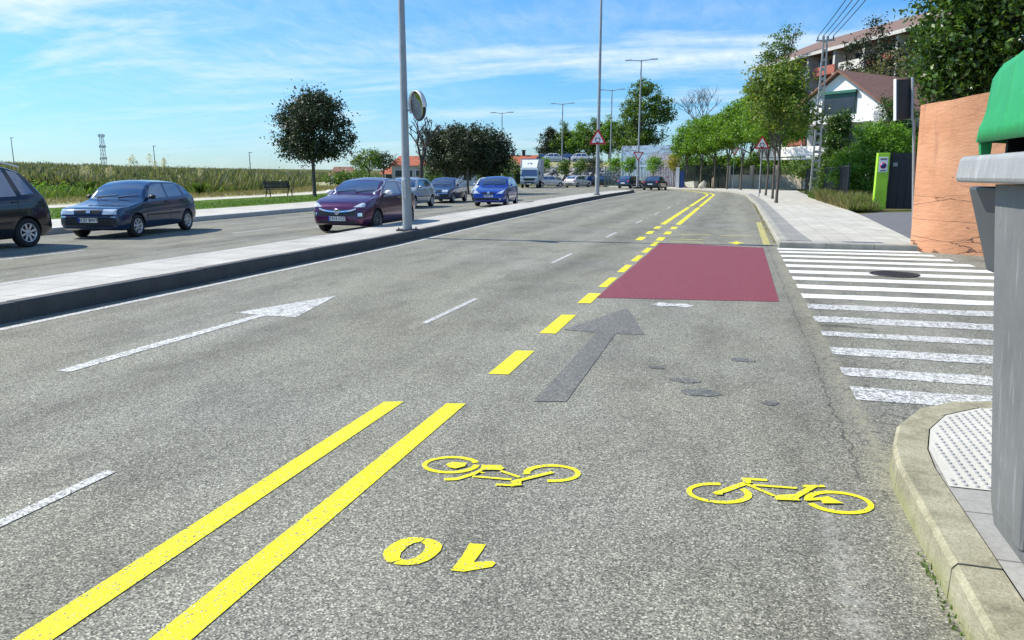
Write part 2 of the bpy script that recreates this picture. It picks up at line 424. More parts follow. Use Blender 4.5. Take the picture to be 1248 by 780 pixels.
veil = mth(nt, 'MULTIPLY', ramp(nt, noise(nt, mp.outputs[0], 0.6, 3, 0.5), [(0.38, 0.02), (0.68, 0.40)]), ramp(nt, n2, [(0.3, 0.3), (0.65, 1.0)]))
cm = mth(nt, 'MAXIMUM', mask, veil)
hz = ramp(nt, sp.outputs[2], [(0.0, 0.25), (0.05, 0.6), (0.15, 1.0), (0.40, 1.0), (0.6, 0.5)])
cm = mth(nt, 'MULTIPLY', cm, hz)
skyc = mixc(nt, 1.0, sky.outputs[0], ramp(nt, sp.outputs[2], [(0.0, (0.58, 0.80, 1.06)), (0.12, (0.45, 0.88, 1.24)), (0.35, (0.36, 0.98, 1.45))]), 'MULTIPLY')
col = mixc(nt, cm, skyc, (6.6, 7.4, 8.0))
nt.links.new(col, bg.inputs[0]); bg.inputs[1].default_value = 0.10
sc.view_settings.view_transform = 'Standard'; sc.view_settings.look = 'None'; sc.view_settings.gamma = 1; sc.view_settings.exposure = 0.5
sc.cycles.max_bounces = 5; sc.cycles.diffuse_bounces = 2; sc.cycles.glossy_bounces = 3; sc.cycles.transmission_bounces = 2; sc.cycles.transparent_max_bounces = 6
sc.cycles.use_denoising = True
#==PART2==
# ------------------------------------------------------------------ ground and road
def lerp_poly(pts, y):
    for (x0, y0), (x1, y1) in zip(pts, pts[1:]):
        if y0 <= y <= y1: return x0 + (x1 - x0) * (y - y0) / (y1 - y0)
    return pts[-1][0] if y > pts[-1][1] else pts[0][0]
LK = [(-17.0, -12), (-17.1, 0), (-17.3, 15), (-17.7, 30), (-18.8, 45), (-22.5, 60), (-29, 74), (-40, 92), (-60, 118)]   # far kerb of the left road

def ground_h(x, y):
    # field on the left rises gently away from the road; hill on the right; flat between
    h = -0.03
    lx = lerp_poly(LK, max(-12, min(118, y))) - 15.5
    if x < lx: 
        d = lx - x; h += min(0.25, d * 0.03) + min(1.0, max(0, d - 18) / 130) * 4.2
    hx = max(0.0, x - 6.5); hy = max(0.0, min(1.0, (y - 30) / 12))
    h += hy * min(hx * 0.20, 10.5)
    # bank up behind the parked cars straight ahead
    D = -x * SY + y * CY; lat = x * CY + y * SY
    if D > 106 and lat > -4: h += min(1, (D - 106) / 9) * min(1, (lat + 4) / 7) * 3.4
    return h
def grid_ground():
    xs = sorted(set([-3000, -1500, -800, -500, 500, 800, 1500, 3000] + list(range(-400, 401, 4))))
    ys = sorted(set([-400, -100, -40] + list(range(-12, 340, 4)) + [400, 500, 700, 1000, 1800, 3500]))
    mb = MB()
    vs = [(x, y, ground_h(x, y)) for y in ys for x in xs]
    n = len(xs); fs = [(j * n + i, j * n + i + 1, (j + 1) * n + i + 1, (j + 1) * n + i) for j in range(len(ys) - 1) for i in range(n - 1)]
    mb.add(vs, fs, 0, True)
    m, nt, b = new_mat('field_soil'); pos = world_pos(nt)
    c = ramp(nt, noise(nt, pos, 0.4, 6, 0.7), [(0.3, (0.055, 0.075, 0.02)), (0.5, (0.10, 0.11, 0.035)), (0.7, (0.17, 0.15, 0.07))])
    c = mixc(nt, 1.0, c, ramp(nt, noise(nt, pos, 9, 4, 0.7), [(0.3, 0.6), (0.7, 1.3)]), 'MULTIPLY')
    nt.links.new(c, b.inputs['Base Color']); b.inputs['Roughness'].default_value = 1; b.inputs['Specular IOR Level'].default_value = 0.1
    bump(nt, b, noise(nt, pos, 6, 5, 0.7), 0.8, 0.1)
    return struct(mb.build('ground', m))
grid_ground()
KR = [(0.83, -6), (0.83, 3.84), (0.86, 4.15), (0.95, 4.52), (1.12, 4.86), (1.38, 5.10), (1.75, 5.24), (2.4, 5.30), (9, 5.32), (40, 5.4)]
# carriageways as one sheet at z=0
KRF = [(0.93, 17.0), (0.93, 40), (0.55, 60), (-0.6, 70), (-3.5, 77.5), (-8, 84.5), (-14, 93), (-19, 103), (-22, 118)]
road = [(-17.2, -12)] + [(x, y) for x, y in LK[1:]] + [(-60, 132), (-20, 132)] + [(x + .05, y) for x, y in KRF[::-1]] + [(9, 17.6), (40, 18), (40, -12)]
sheet('road', road, 0.0, M_ASPH)

# paving
def make_pavers(name, col, tile=0.4, var=0.08, joint=0.012):
    m, nt, b = new_mat(name); pos = world_pos(nt)
    br = N(nt, 'ShaderNodeTexBrick'); br.offset = 0.0; br.inputs['Scale'].default_value = 1 / tile
    br.inputs['Mortar Size'].default_value = joint; br.inputs['Brick Width'].default_value = 1; br.inputs['Row Height'].default_value = 1; br.inputs['Mortar Smooth'].default_value = 0.3
    br.inputs['Color1'].default_value = (*[c * (1 - var) for c in col], 1); br.inputs['Color2'].default_value = (*[c * (1 + var) for c in col], 1); br.inputs['Mortar'].default_value = (*[c * 0.45 for c in col], 1)
    nt.links.new(pos, br.inputs['Vector'])
    c = mixc(nt, 1.0, br.outputs[0], ramp(nt, noise(nt, pos, 1.2, 5, 0.7), [(0.3, 0.78), (0.7, 1.1)]), 'MULTIPLY')
    c = mixc(nt, 1.0, c, ramp(nt, noise(nt, pos, 40, 3, 0.7), [(0.3, 0.85), (0.7, 1.12)]), 'MULTIPLY')
    nt.links.new(c, b.inputs['Base Color']); b.inputs['Roughness'].default_value = 0.85
    bump(nt, b, mth(nt, 'SUBTRACT', 1.0, br.outputs['Fac']), 0.4, 0.01)
    return m
M_PAVL = make_pavers('pale_pavers', (0.49, 0.465, 0.40), 0.5)
M_PAVG = make_pavers('grey_pavers', (0.28, 0.275, 0.25), 0.4)
M_PAVN = make_pavers('mottled_grey_slabs', (0.34, 0.33, 0.295), 0.42, joint=0.014)
M_KERB = pm('kerb_stone', (0.34, 0.325, 0.27), 0.9, var=0.22, scale=3.5, bmp=0.5, bscale=70)
def kerb_mat():
    m, nt, b = new_mat('mossy_kerb_stone'); pos = world_pos(nt)
    c = ramp(nt, noise(nt, pos, 5, 6, 0.75), [(0.28, (0.17, 0.16, 0.10)), (0.5, (0.34, 0.315, 0.21)), (0.72, (0.45, 0.42, 0.30))])
    c = mixc(nt, 1.0, c, ramp(nt, noise(nt, pos, 90, 3, 0.7), [(0.3, 0.72), (0.7, 1.18)]), 'MULTIPLY')
    s = N(nt, 'ShaderNodeSeparateXYZ'); nt.links.new(pos, s.inputs[0])
    low = ramp(nt, mth(nt, 'ADD', mth(nt, 'MULTIPLY', s.outputs[2], 6.0), mth(nt, 'MULTIPLY', noise(nt, pos, 4, 4, 0.7), 0.8)), [(0.4, 0.85), (0.85, 0.0)])
    c = mixc(nt, mth(nt, 'MULTIPLY', low, 0.55), c, (0.20, 0.23, 0.035))
    nt.links.new(c, b.inputs['Base Color']); b.inputs['Roughness'].default_value = 0.92
    bump(nt, b, noise(nt, pos, 60, 5, 0.75), 0.6, 0.012); return m
M_KERBM = kerb_mat()

def kerb_run(name, pts, wid, h, mat, block=0.95, side=1, gap=0.008, z0=-0.05):
    """kerb stones laid end to end along a line; side: +1 stone lies to the right of the line"""
    mb = MB(); P = [Vector((x, y, 0)) for x, y in pts]
    for a, b in zip(P, P[1:]):
        L = (b - a).length; k = max(1, round(L / block)); d = (b - a) / L; nrm = Vector((d.y, -d.x, 0)) * side
        for i in range(k):
            s0 = a + d * (L * i / k + gap / 2); s1 = a + d * (L * (i + 1) / k - gap / 2)
            dz = random.uniform(-0.004, 0.004); ch = 0.022
            prof = [(0, z0), (0.004, h - ch + dz), (ch, h + dz), (wid, h + dz), (wid, z0)]
            vs = [s0 + nrm * o + Vector((0, 0, z)) for o, z in prof] + [s1 + nrm * o + Vector((0, 0, z)) for o, z in prof]
            n = len(prof)
            mb.add(vs, [tuple(range(n)), tuple(range(2 * n - 1, n - 1, -1))] + [(i2, i2 + 1, n + i2 + 1, n + i2) for i2 in range(n - 1)])
    return struct(mb.build(name, mat))
kerb_run('kerb', KR, 0.165, 0.15, M_KERBM, 0.98)
kerb_run('kerb', KRF, 0.16, 0.13, M_KERB, 1.0)
kerb_run('kerb', [(0.93, 16.98), (3.75, 17.0)], 0.16, 0.129, M_KERB, 1.0, side=-1)
# near pavement: grey slabs, tactile corner
def offset_in(pts, o):
    out = []
    for i, (x, y) in enumerate(pts):
        a = Vector(pts[max(0, i - 1)]); b = Vector(pts[min(len(pts) - 1, i + 1)]); d = (b - a).normalized()
        out.append((x + d.y * o, y - d.x * o))
    return out
ki = offset_in(KR, 0.172)
near_pav = ki + [(40, -6)]
sheet('pavement', near_pav, 0.144, M_PAVN)
tact = [p for p in ki if 3.85 < p[1]][:7]; tact = [(1.006, 3.62)] + tact + [(2.3, 3.62)]
sheet('tactile_paving', tact, 0.149, pm('tactile_tile', (0.52, 0.50, 0.43), 0.8, var=0.08, scale=6, bmp=0.2, bscale=90))
mb = MB()
def inside(x, y, poly):
    c = False
    for (x0, y0), (x1, y1) in zip(poly, poly[1:] + poly[:1]):
        if (y0 > y) != (y1 > y) and x < (x1 - x0) * (y - y0) / (y1 - y0) + x0: c = not c
    return c
for i in range(30):
    for j in range(40):
        x, y = 1.03 + i * 0.046, 3.65 + j * 0.046
        if all(inside(x + dx, y + dy, tact) for dx, dy in ((0.02, 0), (-0.02, 0), (0, 0.02), (0, -0.02))):
            mb.lathe([(0.149, 0.0145), (0.154, 0.0125), (0.1555, 0.009), (0.1555, 0.0001)], 7, 'Z', (x, y, 0))
struct(mb.build('tactile_studs', pm('tactile_stud', (0.40, 0.39, 0.37), 0.8, var=0.1)))
# far pavement along the right, beyond the zebra
sheet('pavement', [(1.09, 17.12), (3.75, 17.12), (4.15, 22), (4.35, 30), (4.6, 45), (4.9, 62), (5.3, 76), (-1, 84), (-8, 92), (-13, 101), (-16, 118), (-21.8, 118), (-18.8, 103), (-13.8, 93.1), (-7.8, 84.7), (-3.3, 77.6), (-0.4, 70.1), (0.72, 60), (1.08, 40)], 0.124, M_PAVL)
sheet('pavement_edge_band', [(1.10, 17.14), (1.62, 17.14), (1.55, 20), (1.45, 45), (1.1, 60), (0.75, 60), (1.09, 40)], 0.129, M_PAVG)
# driveway behind the wall, up to the lime pillar
sheet('driveway', [(3.76, 17.6), (9, 19), (10, 34), (5.3, 31.6), (4.36, 30)], 0.127, pm('driveway_asphalt', (0.13, 0.13, 0.135), 0.9, var=0.15, scale=5, bmp=0.3))
# far end of the pavement, beyond the left road curve
# left side: pavement, grass, path, rough edge
def strip(name, o0, o1, z, mat, y0=-12, y1=118, dz=0.0):
    ys = [y0, 0, 8, 15, 22, 30, 38, 45, 52, 60, 67, 74, 83, 92, 105, y1]
    mb = MB(); vs = []
    for y in ys:
        k = lerp_poly(LK, y); vs += [(k + o0, y, z), (k + o1, y, z + dz)]
    mb.add(vs, [(2 * i, 2 * i + 1, 2 * i + 3, 2 * i + 2) for i in range(len(ys) - 1)])
    return struct(mb.build(name, mat))
kerb_run('kerb', [(x, y) for x, y in LK], 0.2, 0.16, M_CONC, 1.2, side=-1)
strip('pavement', -0.2, -3.6, 0.152, M_PAVL)
M_LAWN, ntl, bl = new_mat('lawn'); ps = world_pos(ntl)
cl = ramp(ntl, noise(ntl, ps, 0.8, 5, 0.7), [(0.3, (0.075, 0.14, 0.02)), (0.55, (0.11, 0.19, 0.03)), (0.75, (0.20, 0.24, 0.06))])
ntl.links.new(mixc(ntl, 1.0, cl, ramp(ntl, noise(ntl, ps, 25, 4, 0.8), [(0.3, 0.6), (0.7, 1.35)]), 'MULTIPLY'), bl.inputs['Base Color']); bl.inputs['Roughness'].default_value = 1; bl.inputs['Specular IOR Level'].default_value = 0.1
bump(ntl, bl, noise(ntl, ps, 30, 4, 0.8), 0.8, 0.05)
strip('lawn', -3.6, -9.3, 0.158, M_LAWN, dz=0.06)
strip('path', -9.3, -11.6, 0.222, pm('gravel_path', (0.48, 0.45, 0.38), 0.95, var=0.15, scale=2, bmp=0.4))
strip('dry_verge', -11.6, -17.5, 0.226, pm('dry_verge_soil', (0.30, 0.29, 0.14), 1.0, var=0.35, scale=1.5, bmp=0.5), dz=0.06)

# median
MF = [(-7.35, -12), (-7.38, 8), (-7.42, 15), (-7.85, 23), (-8.45, 38), (-8.75, 52), (-8.7, 64), (-9.0, 68.5), (-9.5, 69.8)]
MBK = [(-9.05, -12), (-9.05, 8), (-9.1, 15), (-9.75, 23), (-10.4, 38), (-10.9, 52), (-10.5, 64), (-10.0, 68.5)]
kerb_run('kerb', MF, 0.17, 0.205, pm('shade_darkened_kerb', (0.075, 0.075, 0.073), .9, var=.2, scale=3, bmp=.3), 1.0, side=-1)  # stone colour darkened to deepen the shade on the median's front face
kerb_run('kerb', MBK, 0.17, 0.18, M_CONC, 1.0, side=1)
mi_ = [(x - 0.17, y) for x, y in MF[:-1]] + [(x + 0.17, y) for x, y in MBK[::-1]]
sheet('median', mi_, 0.180, make_pavers('median_slabs', (0.47, 0.45, 0.40), 0.8))

# ------------------------------------------------------------------ painted markings
def mark(name, pts, mat, label=None, z=0.004):
    o = sheet(name, pts, z, mat)
    if label: o['label'] = label
    return o
def seg(x0, y0, x1, y1, w): 
    d = Vector((x1 - x0, y1 - y0)).normalized(); n = Vector((d.y, -d.x)) * w / 2
    return [(x0 - n.x, y0 - n.y), (x0 + n.x, y0 + n.y), (x1 + n.x, y1 + n.y), (x1 - n.x, y1 - n.y)]
mark('yellow_line', [(-2.27, 0.6), (-2.14, 0.6), (-2.14, 4.50), (-2.27, 4.46)], M_YEL, 'left solid yellow line of the near pair')
mark('yellow_line', [(-1.82, 0.6), (-1.68, 0.6), (-1.71, 4.58), (-1.84, 4.55)], M_YEL, 'right solid yellow line of the near pair')
for y0, y1 in ((5.36, 6.22), (6.96, 8.02), (8.8, 9.62)): mark('yellow_dash', [(-1.81, y0), (-1.65, y0 + .03), (-1.66, y1), (-1.82, y1 - .03)], M_YEL)
for y0 in (10.2, 11.9, 13.5, 15.1, 16.6): mark('yellow_dash', [(-1.80, y0), (-1.685, y0), (-1.685, y0 + 1.0), (-1.80, y0 + 1.0)], M_YEL)
for k in range(3):
    for x in (-2.20, -1.72): mark('yellow_dash', seg(x - 0.02, 18.0 + k * 2.0, x - 0.03, 18.95 + k * 2.0, 0.17), M_YEL)
def dl(x, ys): return [(x - max(0, y - 60) ** 2 * 0.012, y) for y in ys]
for x in (-2.22, -1.74):
    for ys in ((24.0, 37.0), (38.2, 56), (57.0, 62, 67, 72, 76)):
        p = dl(x, ys); l = [(a - .08, b) for a, b in p]; r = [(a + .08, b) for a, b in p]
        mark('yellow_line', l + r[::-1], M_YEL)
mark('red_cycle_patch', [(-1.66, 9.27), (0.57, 9.62), (0.60, 16.86), (-1.64, 17.35)], M_RED, 'dark red painted patch in the cycle lane beyond the arrow')
# white arrow in the left lane, black painted-out arrow in the right lane
mark('white_arrow', [(-5.17, 4.45), (-5.03, 4.45), (-4.98, 6.98), (-4.60, 7.0), (-4.93, 8.45), (-5.42, 7.04), (-5.11, 7.0)], M_WHT, 'worn white straight-on arrow in the left lane')
mark('painted_out_arrow', [(-1.28, 4.76), (-1.06, 4.83), (-1.08, 7.15), (-0.80, 7.2), (-1.17, 8.62), (-1.62, 7.2), (-1.27, 7.15)], M_BLK, 'dark grey blacked-out arrow beside the yellow dashes')
mark('white_remnant', [(-0.93, 8.98), (-0.80, 8.86), (-0.66, 8.93), (-0.5, 8.87), (-0.42, 9.02), (-0.55, 9.14), (-0.72, 9.08), (-0.84, 9.16)], make_paint('ragged_white', (0.78, 0.78, 0.76), 0.5, speck=0.4))
for (x, y, a, b) in ((-0.17, 5.32, .14, .10), (-0.3, 5.62, .12, .07), (0.12, 6.42, .10, .08), (0.3, 5.2, .06, .05), (-0.55, 5.95, .07, .05)):
    mark('asphalt_patch', [(x + a * math.cos(t) * random.uniform(.8, 1.15), y + b * math.sin(t) * random.uniform(.8, 1.15)) for t in [2 * PI * k / 12 for k in range(12)]], MC.setdefault('tar', make_paint('tar_stain', (0.075, 0.075, 0.078), 0.49, speck=0.44)))
for k in range(14):
    y0 = 1.2 + k * 5.72 if k else 1.5
    y0 = 7.09 + (k - 1) * 5.72
    xx = -3.11 - max(0, y0 - 60) ** 2 * 0.012
    if y0 < 75: mark('lane_dash', seg(xx, y0, xx, y0 + (1.68 if k else 1.56), 0.072), M_WHTL)
p = [(x + 0.26, y) for x, y in MF[:7]]
mark('edge_line', [(x - .055, y) for x, y in p] + [(x + .055, y) for x, y in p[::-1]], M_WHTL)
p = [(x - 0.75, y) for x, y in MBK[:7]]
for k, (a, b) in enumerate(((-8, 9.6), (11.5, 26), (28, 44), (46, 62))):
    ys = [a, (a + b) / 2, b]; q = [(lerp_poly(p, y), y) for y in ys]
    mark('edge_line', [(x - .05, y) for x, y in q] + [(x + .05, y) for x, y in q[::-1]], M_WHTL)
for k in range(9):
    y0 = -4 + k * 7.0; x = -13.0 - max(0, y0 - 35) ** 2 * 0.008
    mark('lane_dash', seg(x, y0, x - 0.02 - max(0, y0 - 35) * 0.03, y0 + 2.2, 0.1), M_WHTL)
# zebra crossing: each white bar
zy = [(5.45, 5.78), (6.10, 6.38), (6.82, 7.14), (7.62, 7.86), (8.36, 8.72), (9.20, 9.55), (10.0, 10.38), (10.85, 11.25), (11.75, 12.12), (12.55, 12.95), (13.4, 13.8), (14.25, 14.62), (15.05, 15.42), (15.85, 16.2), (16.5, 16.85)]
for i, (a, b) in enumerate(zy):
    x1 = 3.6 + (17 - b) * 0.16
    n = 14; lo = []; hi = []
    for k in range(n + 1):
        x = 0.88 + (x1 - 0.88) * k / n; j = 0.02 if i < 8 else 0.012
        lo.append((x, a + random.uniform(-j, j) + x * 0.02)); hi.append((x, b + random.uniform(-j, j) + x * 0.02))
    mark('zebra_bar', lo + hi[::-1], M_WHT if i < 6 else MC.setdefault('zebra_far', make_paint('firm_white_paint', (0.76, 0.76, 0.73), 0.40, speck=0.31)))
# small yellow lines beyond the red patch
for a in (((-1.36, 20.0), (-0.62, 20.15)), ((-0.35, 19.9), (0.42, 20.1)), ((-1.3, 18.5), (-0.75, 18.55)), ((-1.45, 17.85), (-0.7, 17.8)), ((-0.5, 33), (0.6, 33.2)), ((0.2, 27), (0.65, 27.1))):
    mark('yellow_line', seg(*a[0], *a[1], 0.16), M_YELF)
mark('yellow_line', seg(0.70, 17.5, 0.73, 26, 0.16), M_YELF)
mark('yellow_star', [(0.04 + (0.19 if k % 2 == 0 else 0.10) * math.cos(PI * k / 4), 17.9 + (0.42 if k % 2 == 0 else 0.18) * math.sin(PI * k / 4)) for k in range(8)], M_YEL)

# stencilled bicycles and the upside-down 10, laid out in metres on the road
def to_ground(px, py):
    u = (px - 624) / FPX; v = (390 - py) / FPX
    fw = CP + v * SP; z = -SP + v * CP; t = -CAMH / z
    return (u * CY - fw * SY) * t, (u * SY + fw * CY) * t
def stroke(mb, pts, w, z=0.0045):
    P = [Vector(p) for p in pts]; L = []; Rr = []
    for i, q in enumerate(P):
        d = (P[min(i + 1, len(P) - 1)] - P[max(0, i - 1)]).normalized(); n = Vector((d.y, -d.x)); ww = w[i] if isinstance(w, (list, tuple)) else w
        L.append(q + n * ww / 2); Rr.append(q - n * ww / 2)
    n = len(P)
    mb.add([(q.x, q.y, z) for q in L + Rr], [(i, i + 1, n + i + 1, n + i) for i in range(n - 1)])
def bicycle(label, wheels, bars, blobs):
    mb = MB(); k = 0
    for (cx, cy, rx, ry, t0, t1, w0, w1, tilt) in wheels:
        pts = []; n = 30
        for i in range(n + 1):
            t = t0 + (t1 - t0) * i / n; a, b = rx * math.cos(t), ry * math.sin(t)
            pts.append((cx + a * math.cos(tilt) - b * math.sin(tilt), cy + a * math.sin(tilt) + b * math.cos(tilt)))
        stroke(mb, pts, [w0 + (w1 - w0) * (0.5 + 0.5 * math.cos(t0 + (t1 - t0) * i / n)) for i in range(n + 1)], 0.0045 + k * 0.0004); k += 1
    for a, b, w in bars: stroke(mb, [a, b], w * 1.5, 0.0045 + k * 0.0004); k += 1
    for bl_ in blobs: mb.add([(x, y, 0.0045 + k * 0.0004) for x, y in bl_], [tuple(range(len(bl_)))]); k += 1
    o = struct(mb.build('bicycle_symbol', M_YEL)); o['label'] = label; return o
def g1(x, y): return to_ground(500 + x / 1248 * 220, 545 + y / 340 * 60)
def g2(x, y): return to_ground(830 + x / 1248 * 240, 570 + y / 364 * 70)
def wheel_fit(g, x0, x1, yt, yb, t0, t1, w0, w1):
    a = g(x0, (yt + yb) / 2); b = g(x1, (yt + yb) / 2); c = g((x0 + x1) / 2, yt); d = g((x0 + x1) / 2, yb)
    return ((a[0] + b[0]) / 2, (c[1] + d[1]) / 2, math.hypot(b[0] - a[0], b[1] - a[1]) / 2 - 0.01, (c[1] - d[1]) / 2 - 0.008, t0, t1, w0, w1, math.atan2(b[1] - a[1], b[0] - a[0]))
bicycle('yellow bicycle symbol nearer the pair of solid yellow lines',
    [wheel_fit(g1, 85, 470, 66, 186, 0.25, 2 * PI - 0.05, 0.028, 0.036), wheel_fit(g1, 790, 1172, 126, 244, -1.8, 3.3, 0.038, 0.028)],
    [(g1(235, 228), g1(330, 224), .022), (g1(325, 226), g1(460, 182), .020), (g1(490, 185), g1(500, 178), .02), (g1(430, 208), g1(700, 230), .014), (g1(625, 170), g1(755, 215), .014), (g1(590, 266), g1(700, 270), .016),
     (g1(700, 250), g1(985, 180), .019), (g1(690, 272), g1(770, 262), .022), (g1(430, 200), g1(500, 160), .016)],
    [[g1(245, 128), g1(290, 112), g1(390, 118), g1(380, 140), g1(310, 158), g1(270, 148)], [g1(485, 168), g1(495, 132), g1(625, 134), g1(655, 152), g1(630, 168), g1(560, 166)], [g1(720, 240), g1(770, 235), g1(765, 275), g1(700, 275)]])
bicycle('yellow bicycle symbol nearer the kerb',
    [wheel_fit(g2, 40, 435, 104, 226, 1.3, 6.72, 0.026, 0.036), wheel_fit(g2, 800, 1205, 160, 290, -3.02, 3.0, 0.036, 0.027)],
    [(g2(215, 172), g2(440, 92), .024), (g2(385, 76), g2(545, 84), .018), (g2(420, 112), g2(590, 184), .016), (g2(455, 116), g2(735, 136), .015), (g2(700, 206), g2(840, 124), .022), (g2(770, 124), g2(910, 124), .018), (g2(785, 210), g2(900, 205), .018)],
    [[g2(215, 160), g2(270, 158), g2(262, 180), g2(220, 178)], [g2(385, 78), g2(440, 72), g2(445, 105), g2(400, 110)], [g2(590, 184), g2(720, 178), g2(755, 218), g2(600, 212)], [g2(870, 200), g2(930, 192), g2(1030, 236), g2(900, 236)]])
def g3(x, y): return to_ground(455 + x / 1248 * 160, 645 + y / 468 * 60)
mb = MB()
out0 = [(90, 270), (100, 215), (160, 160), (250, 110), (340, 86), (450, 88), (545, 100), (625, 130), (655, 165), (640, 210), (590, 260), (520, 305), (430, 338), (330, 350), (220, 342), (130, 315)]
in0 = [(250, 275), (262, 235), (300, 195), (345, 160), (390, 138), (430, 130), (470, 138), (492, 158), (495, 185), (480, 215), (450, 245), (410, 272), (370, 290), (330, 300), (290, 298), (262, 290)]
# ring with two stencil bridges
n = 16
for i in range(n):
    j = (i + 1) % n
    if i in (14, 5): continue
    mb.add([(*g3(*out0[i]), .0045), (*g3(*out0[j]), .0045), (*g3(*in0[j]), .0045), (*g3(*in0[i]), .0045)], [(0, 1, 2, 3)])
def part_quad(i, f0, f1):
    j = (i + 1) % n; L = lambda a, b, f: (a[0] + (b[0] - a[0]) * f, a[1] + (b[1] - a[1]) * f)
    q = [L(out0[i], out0[j], f0), L(out0[i], out0[j], f1), L(in0[i], in0[j], f1), L(in0[i], in0[j], f0)]
    mb.add([(*g3(*a), .0045) for a in q], [(0, 1, 2, 3)])
for i in (14, 5): part_quad(i, 0, 0.4); part_quad(i, 0.6, 1)
one = [(915, 140), (1070, 155), (1040, 205), (955, 322), (1130, 312), (1165, 330), (1130, 365), (860, 412), (735, 400), (840, 270)]
mb.add([(*g3(*a), .0045) for a in one], [tuple(range(len(one)))])
o = struct(mb.build('number_marking', M_YEL)); o['label'] = 'small yellow stencilled 10 facing oncoming traffic'

# manhole cover in the side street mouth
t = thing('manhole_cover', 'dark round iron manhole cover among the zebra bars', 'manhole cover', (2.45, 12.85, 0))
mb = MB(); mb.lathe([(0.002, 0.36), (0.016, 0.36), (0.016, 0.32), (0.010, 0.32)], 32, 'Z'); mb.build('frame', pm('cast_iron', (0.035, 0.034, 0.035), 0.7, 0.3, var=0.3, scale=30), t)
mb = MB(); mb.lathe([(0.010, 0.318), (0.013, 0.30), (0.013, 0.0001)], 32, 'Z')
for i in range(-4, 5):
    for j in range(-4, 5):
        if i * i + j * j < 18: mb.box((i * .06, j * .06, .015), (.035, .035, .005))
mb.build('lid', MC['cast_iron'], t)
#==PART3==
# ------------------------------------------------------------------ street lamps, signs, mirror
def lamp(px, D, label, H=11.5, base=True, r=0.10, xy=None, arm=0.95, gz=0.17):
    loc = Vector((xy[0], xy[1], gz)) if xy else at(px, D, gz)
    t = thing('street_lamp', label, 'street lamp', loc, 0, 'double-armed street lamps along the road')
    mb = MB(); mb.tube([(0, 0, 0.02), (0, 0, 1.25)], [r * 1.18, r * 1.18], 16); mb.tube([(0, 0, 1.25), (0, 0, 1.32)], [r * 1.18, r], 16); mb.tube([(0, 0, 1.32), (0, 0, H)], [r, r * 0.55], 16)
    mb.build('pole', M_GALV, t)
    mb = MB(); mb.box((0, 0, 0.03), (0.42, 0.42, 0.05), mi=0)
    for a in (-1, 1):
        for b in (-1, 1): mb.tube([(a * .16, b * .16, .05), (a * .16, b * .16, .10)], .018, 6)
    mb.build('base_plate', pm('dark_steel', (0.05, 0.052, 0.055), 0.6, 0.3), t)
    for s in (-1, 1):
        mb = MB(); mb.tube([(0, 0, H - 0.1), (s * arm, 0, H + 0.02)], [r * .5, r * .35], 8); a = mb.build('arm', M_GALV, t)
        mb = MB(); mb.prism([(-.36, -.14), (.30, -.14), (.38, -.06), (.38, .06), (.30, .14), (-.36, .14)], 0, .09)
        h = mb.build('lamp_head', M_GALV, a, bevel=.015); h.location = (s * (arm + .25), 0, H - 0.02)
        if s < 0: h.rotation_euler = (0, 0, PI)
    return t
l1 = lamp(0, 0, 'tall grey steel lamp post on the median with a round mirror fixed to it', H=9.6, r=.098, xy=(-7.82, 16.95), arm=.9)
t = l1; mb = MB(); mb.box((-.0, -.125, 1.0), (.09, .012, .42)); mb.build('inspection_door', pm('worn_steel_sticker', (0.42, 0.43, 0.42), .5, .1, var=.4, scale=9), t)
lamp(0, 0, 'second tall lamp post on the median with a white triangular sign on it', H=14.5, r=.13, xy=(-9.35, 51.6), arm=1.2)
lamp(778, 84, 'lamp post at the far tip of the median with a downward triangle on it', H=13.6, r=.12, arm=1.15)
lamp(744, 100, 'slim lamp post at the roundabout left of the mural', H=12.4, r=.11, arm=1.1, gz=0)
lamp(685, 108, 'farthest right-hand lamp post by the boulder bank', H=11.4, r=.11, arm=1.1, gz=0)
lamp(612, 96, 'thin lamp post rising right of the dark clump of trees', H=9.2, r=.09, arm=.9, gz=0)
# round traffic mirror on the first post
t = thing('traffic_mirror', 'round convex traffic mirror with white hood on the nearest lamp post', 'traffic mirror', (-7.82 + .44, 16.85, 3.15), R(-62))
prof = []
mb = MB(); mb.lathe([(-0.02, .0001), (-.02, .30), (0.03, .34), (.05, .34), (.05, .30)], 28, 'Y'); mb.build('rim', M_BLACK, t)
mb = MB(); mb.lathe([(.045, .0001), (.052, .12), (.058, .22), (.062, .302)][::-1], 28, 'Y', c=(0, 0, 0)); mb.build('mirror_glass', pm('mirror_glass', (.75, .77, .78), .04, 1.0, var=0), t)
mb = MB(); vs = []; nn = 18
for k in range(nn + 1):
    a = PI * 1.15 * k / nn - PI * .075
    for yy, rr in ((.0, .352), (-.02, .36), (.10, .372), (.10, .362), (0.0, .345)): vs.append((rr * math.cos(a), yy, rr * math.sin(a)))
mb.add(vs, [(k * 5 + j, k * 5 + j + 1, k * 5 + j + 6, k * 5 + j + 5) for k in range(nn) for j in range(4)], 0, True); mb.build('hood', M_WHITE, t)
mb = MB(); mb.tube([(.28, -.01, 0), (.44, .12, 0)], .02, 8); mb.build('bracket', M_GALV, t)
t.rotation_euler = (R(-8), R(8), R(140))

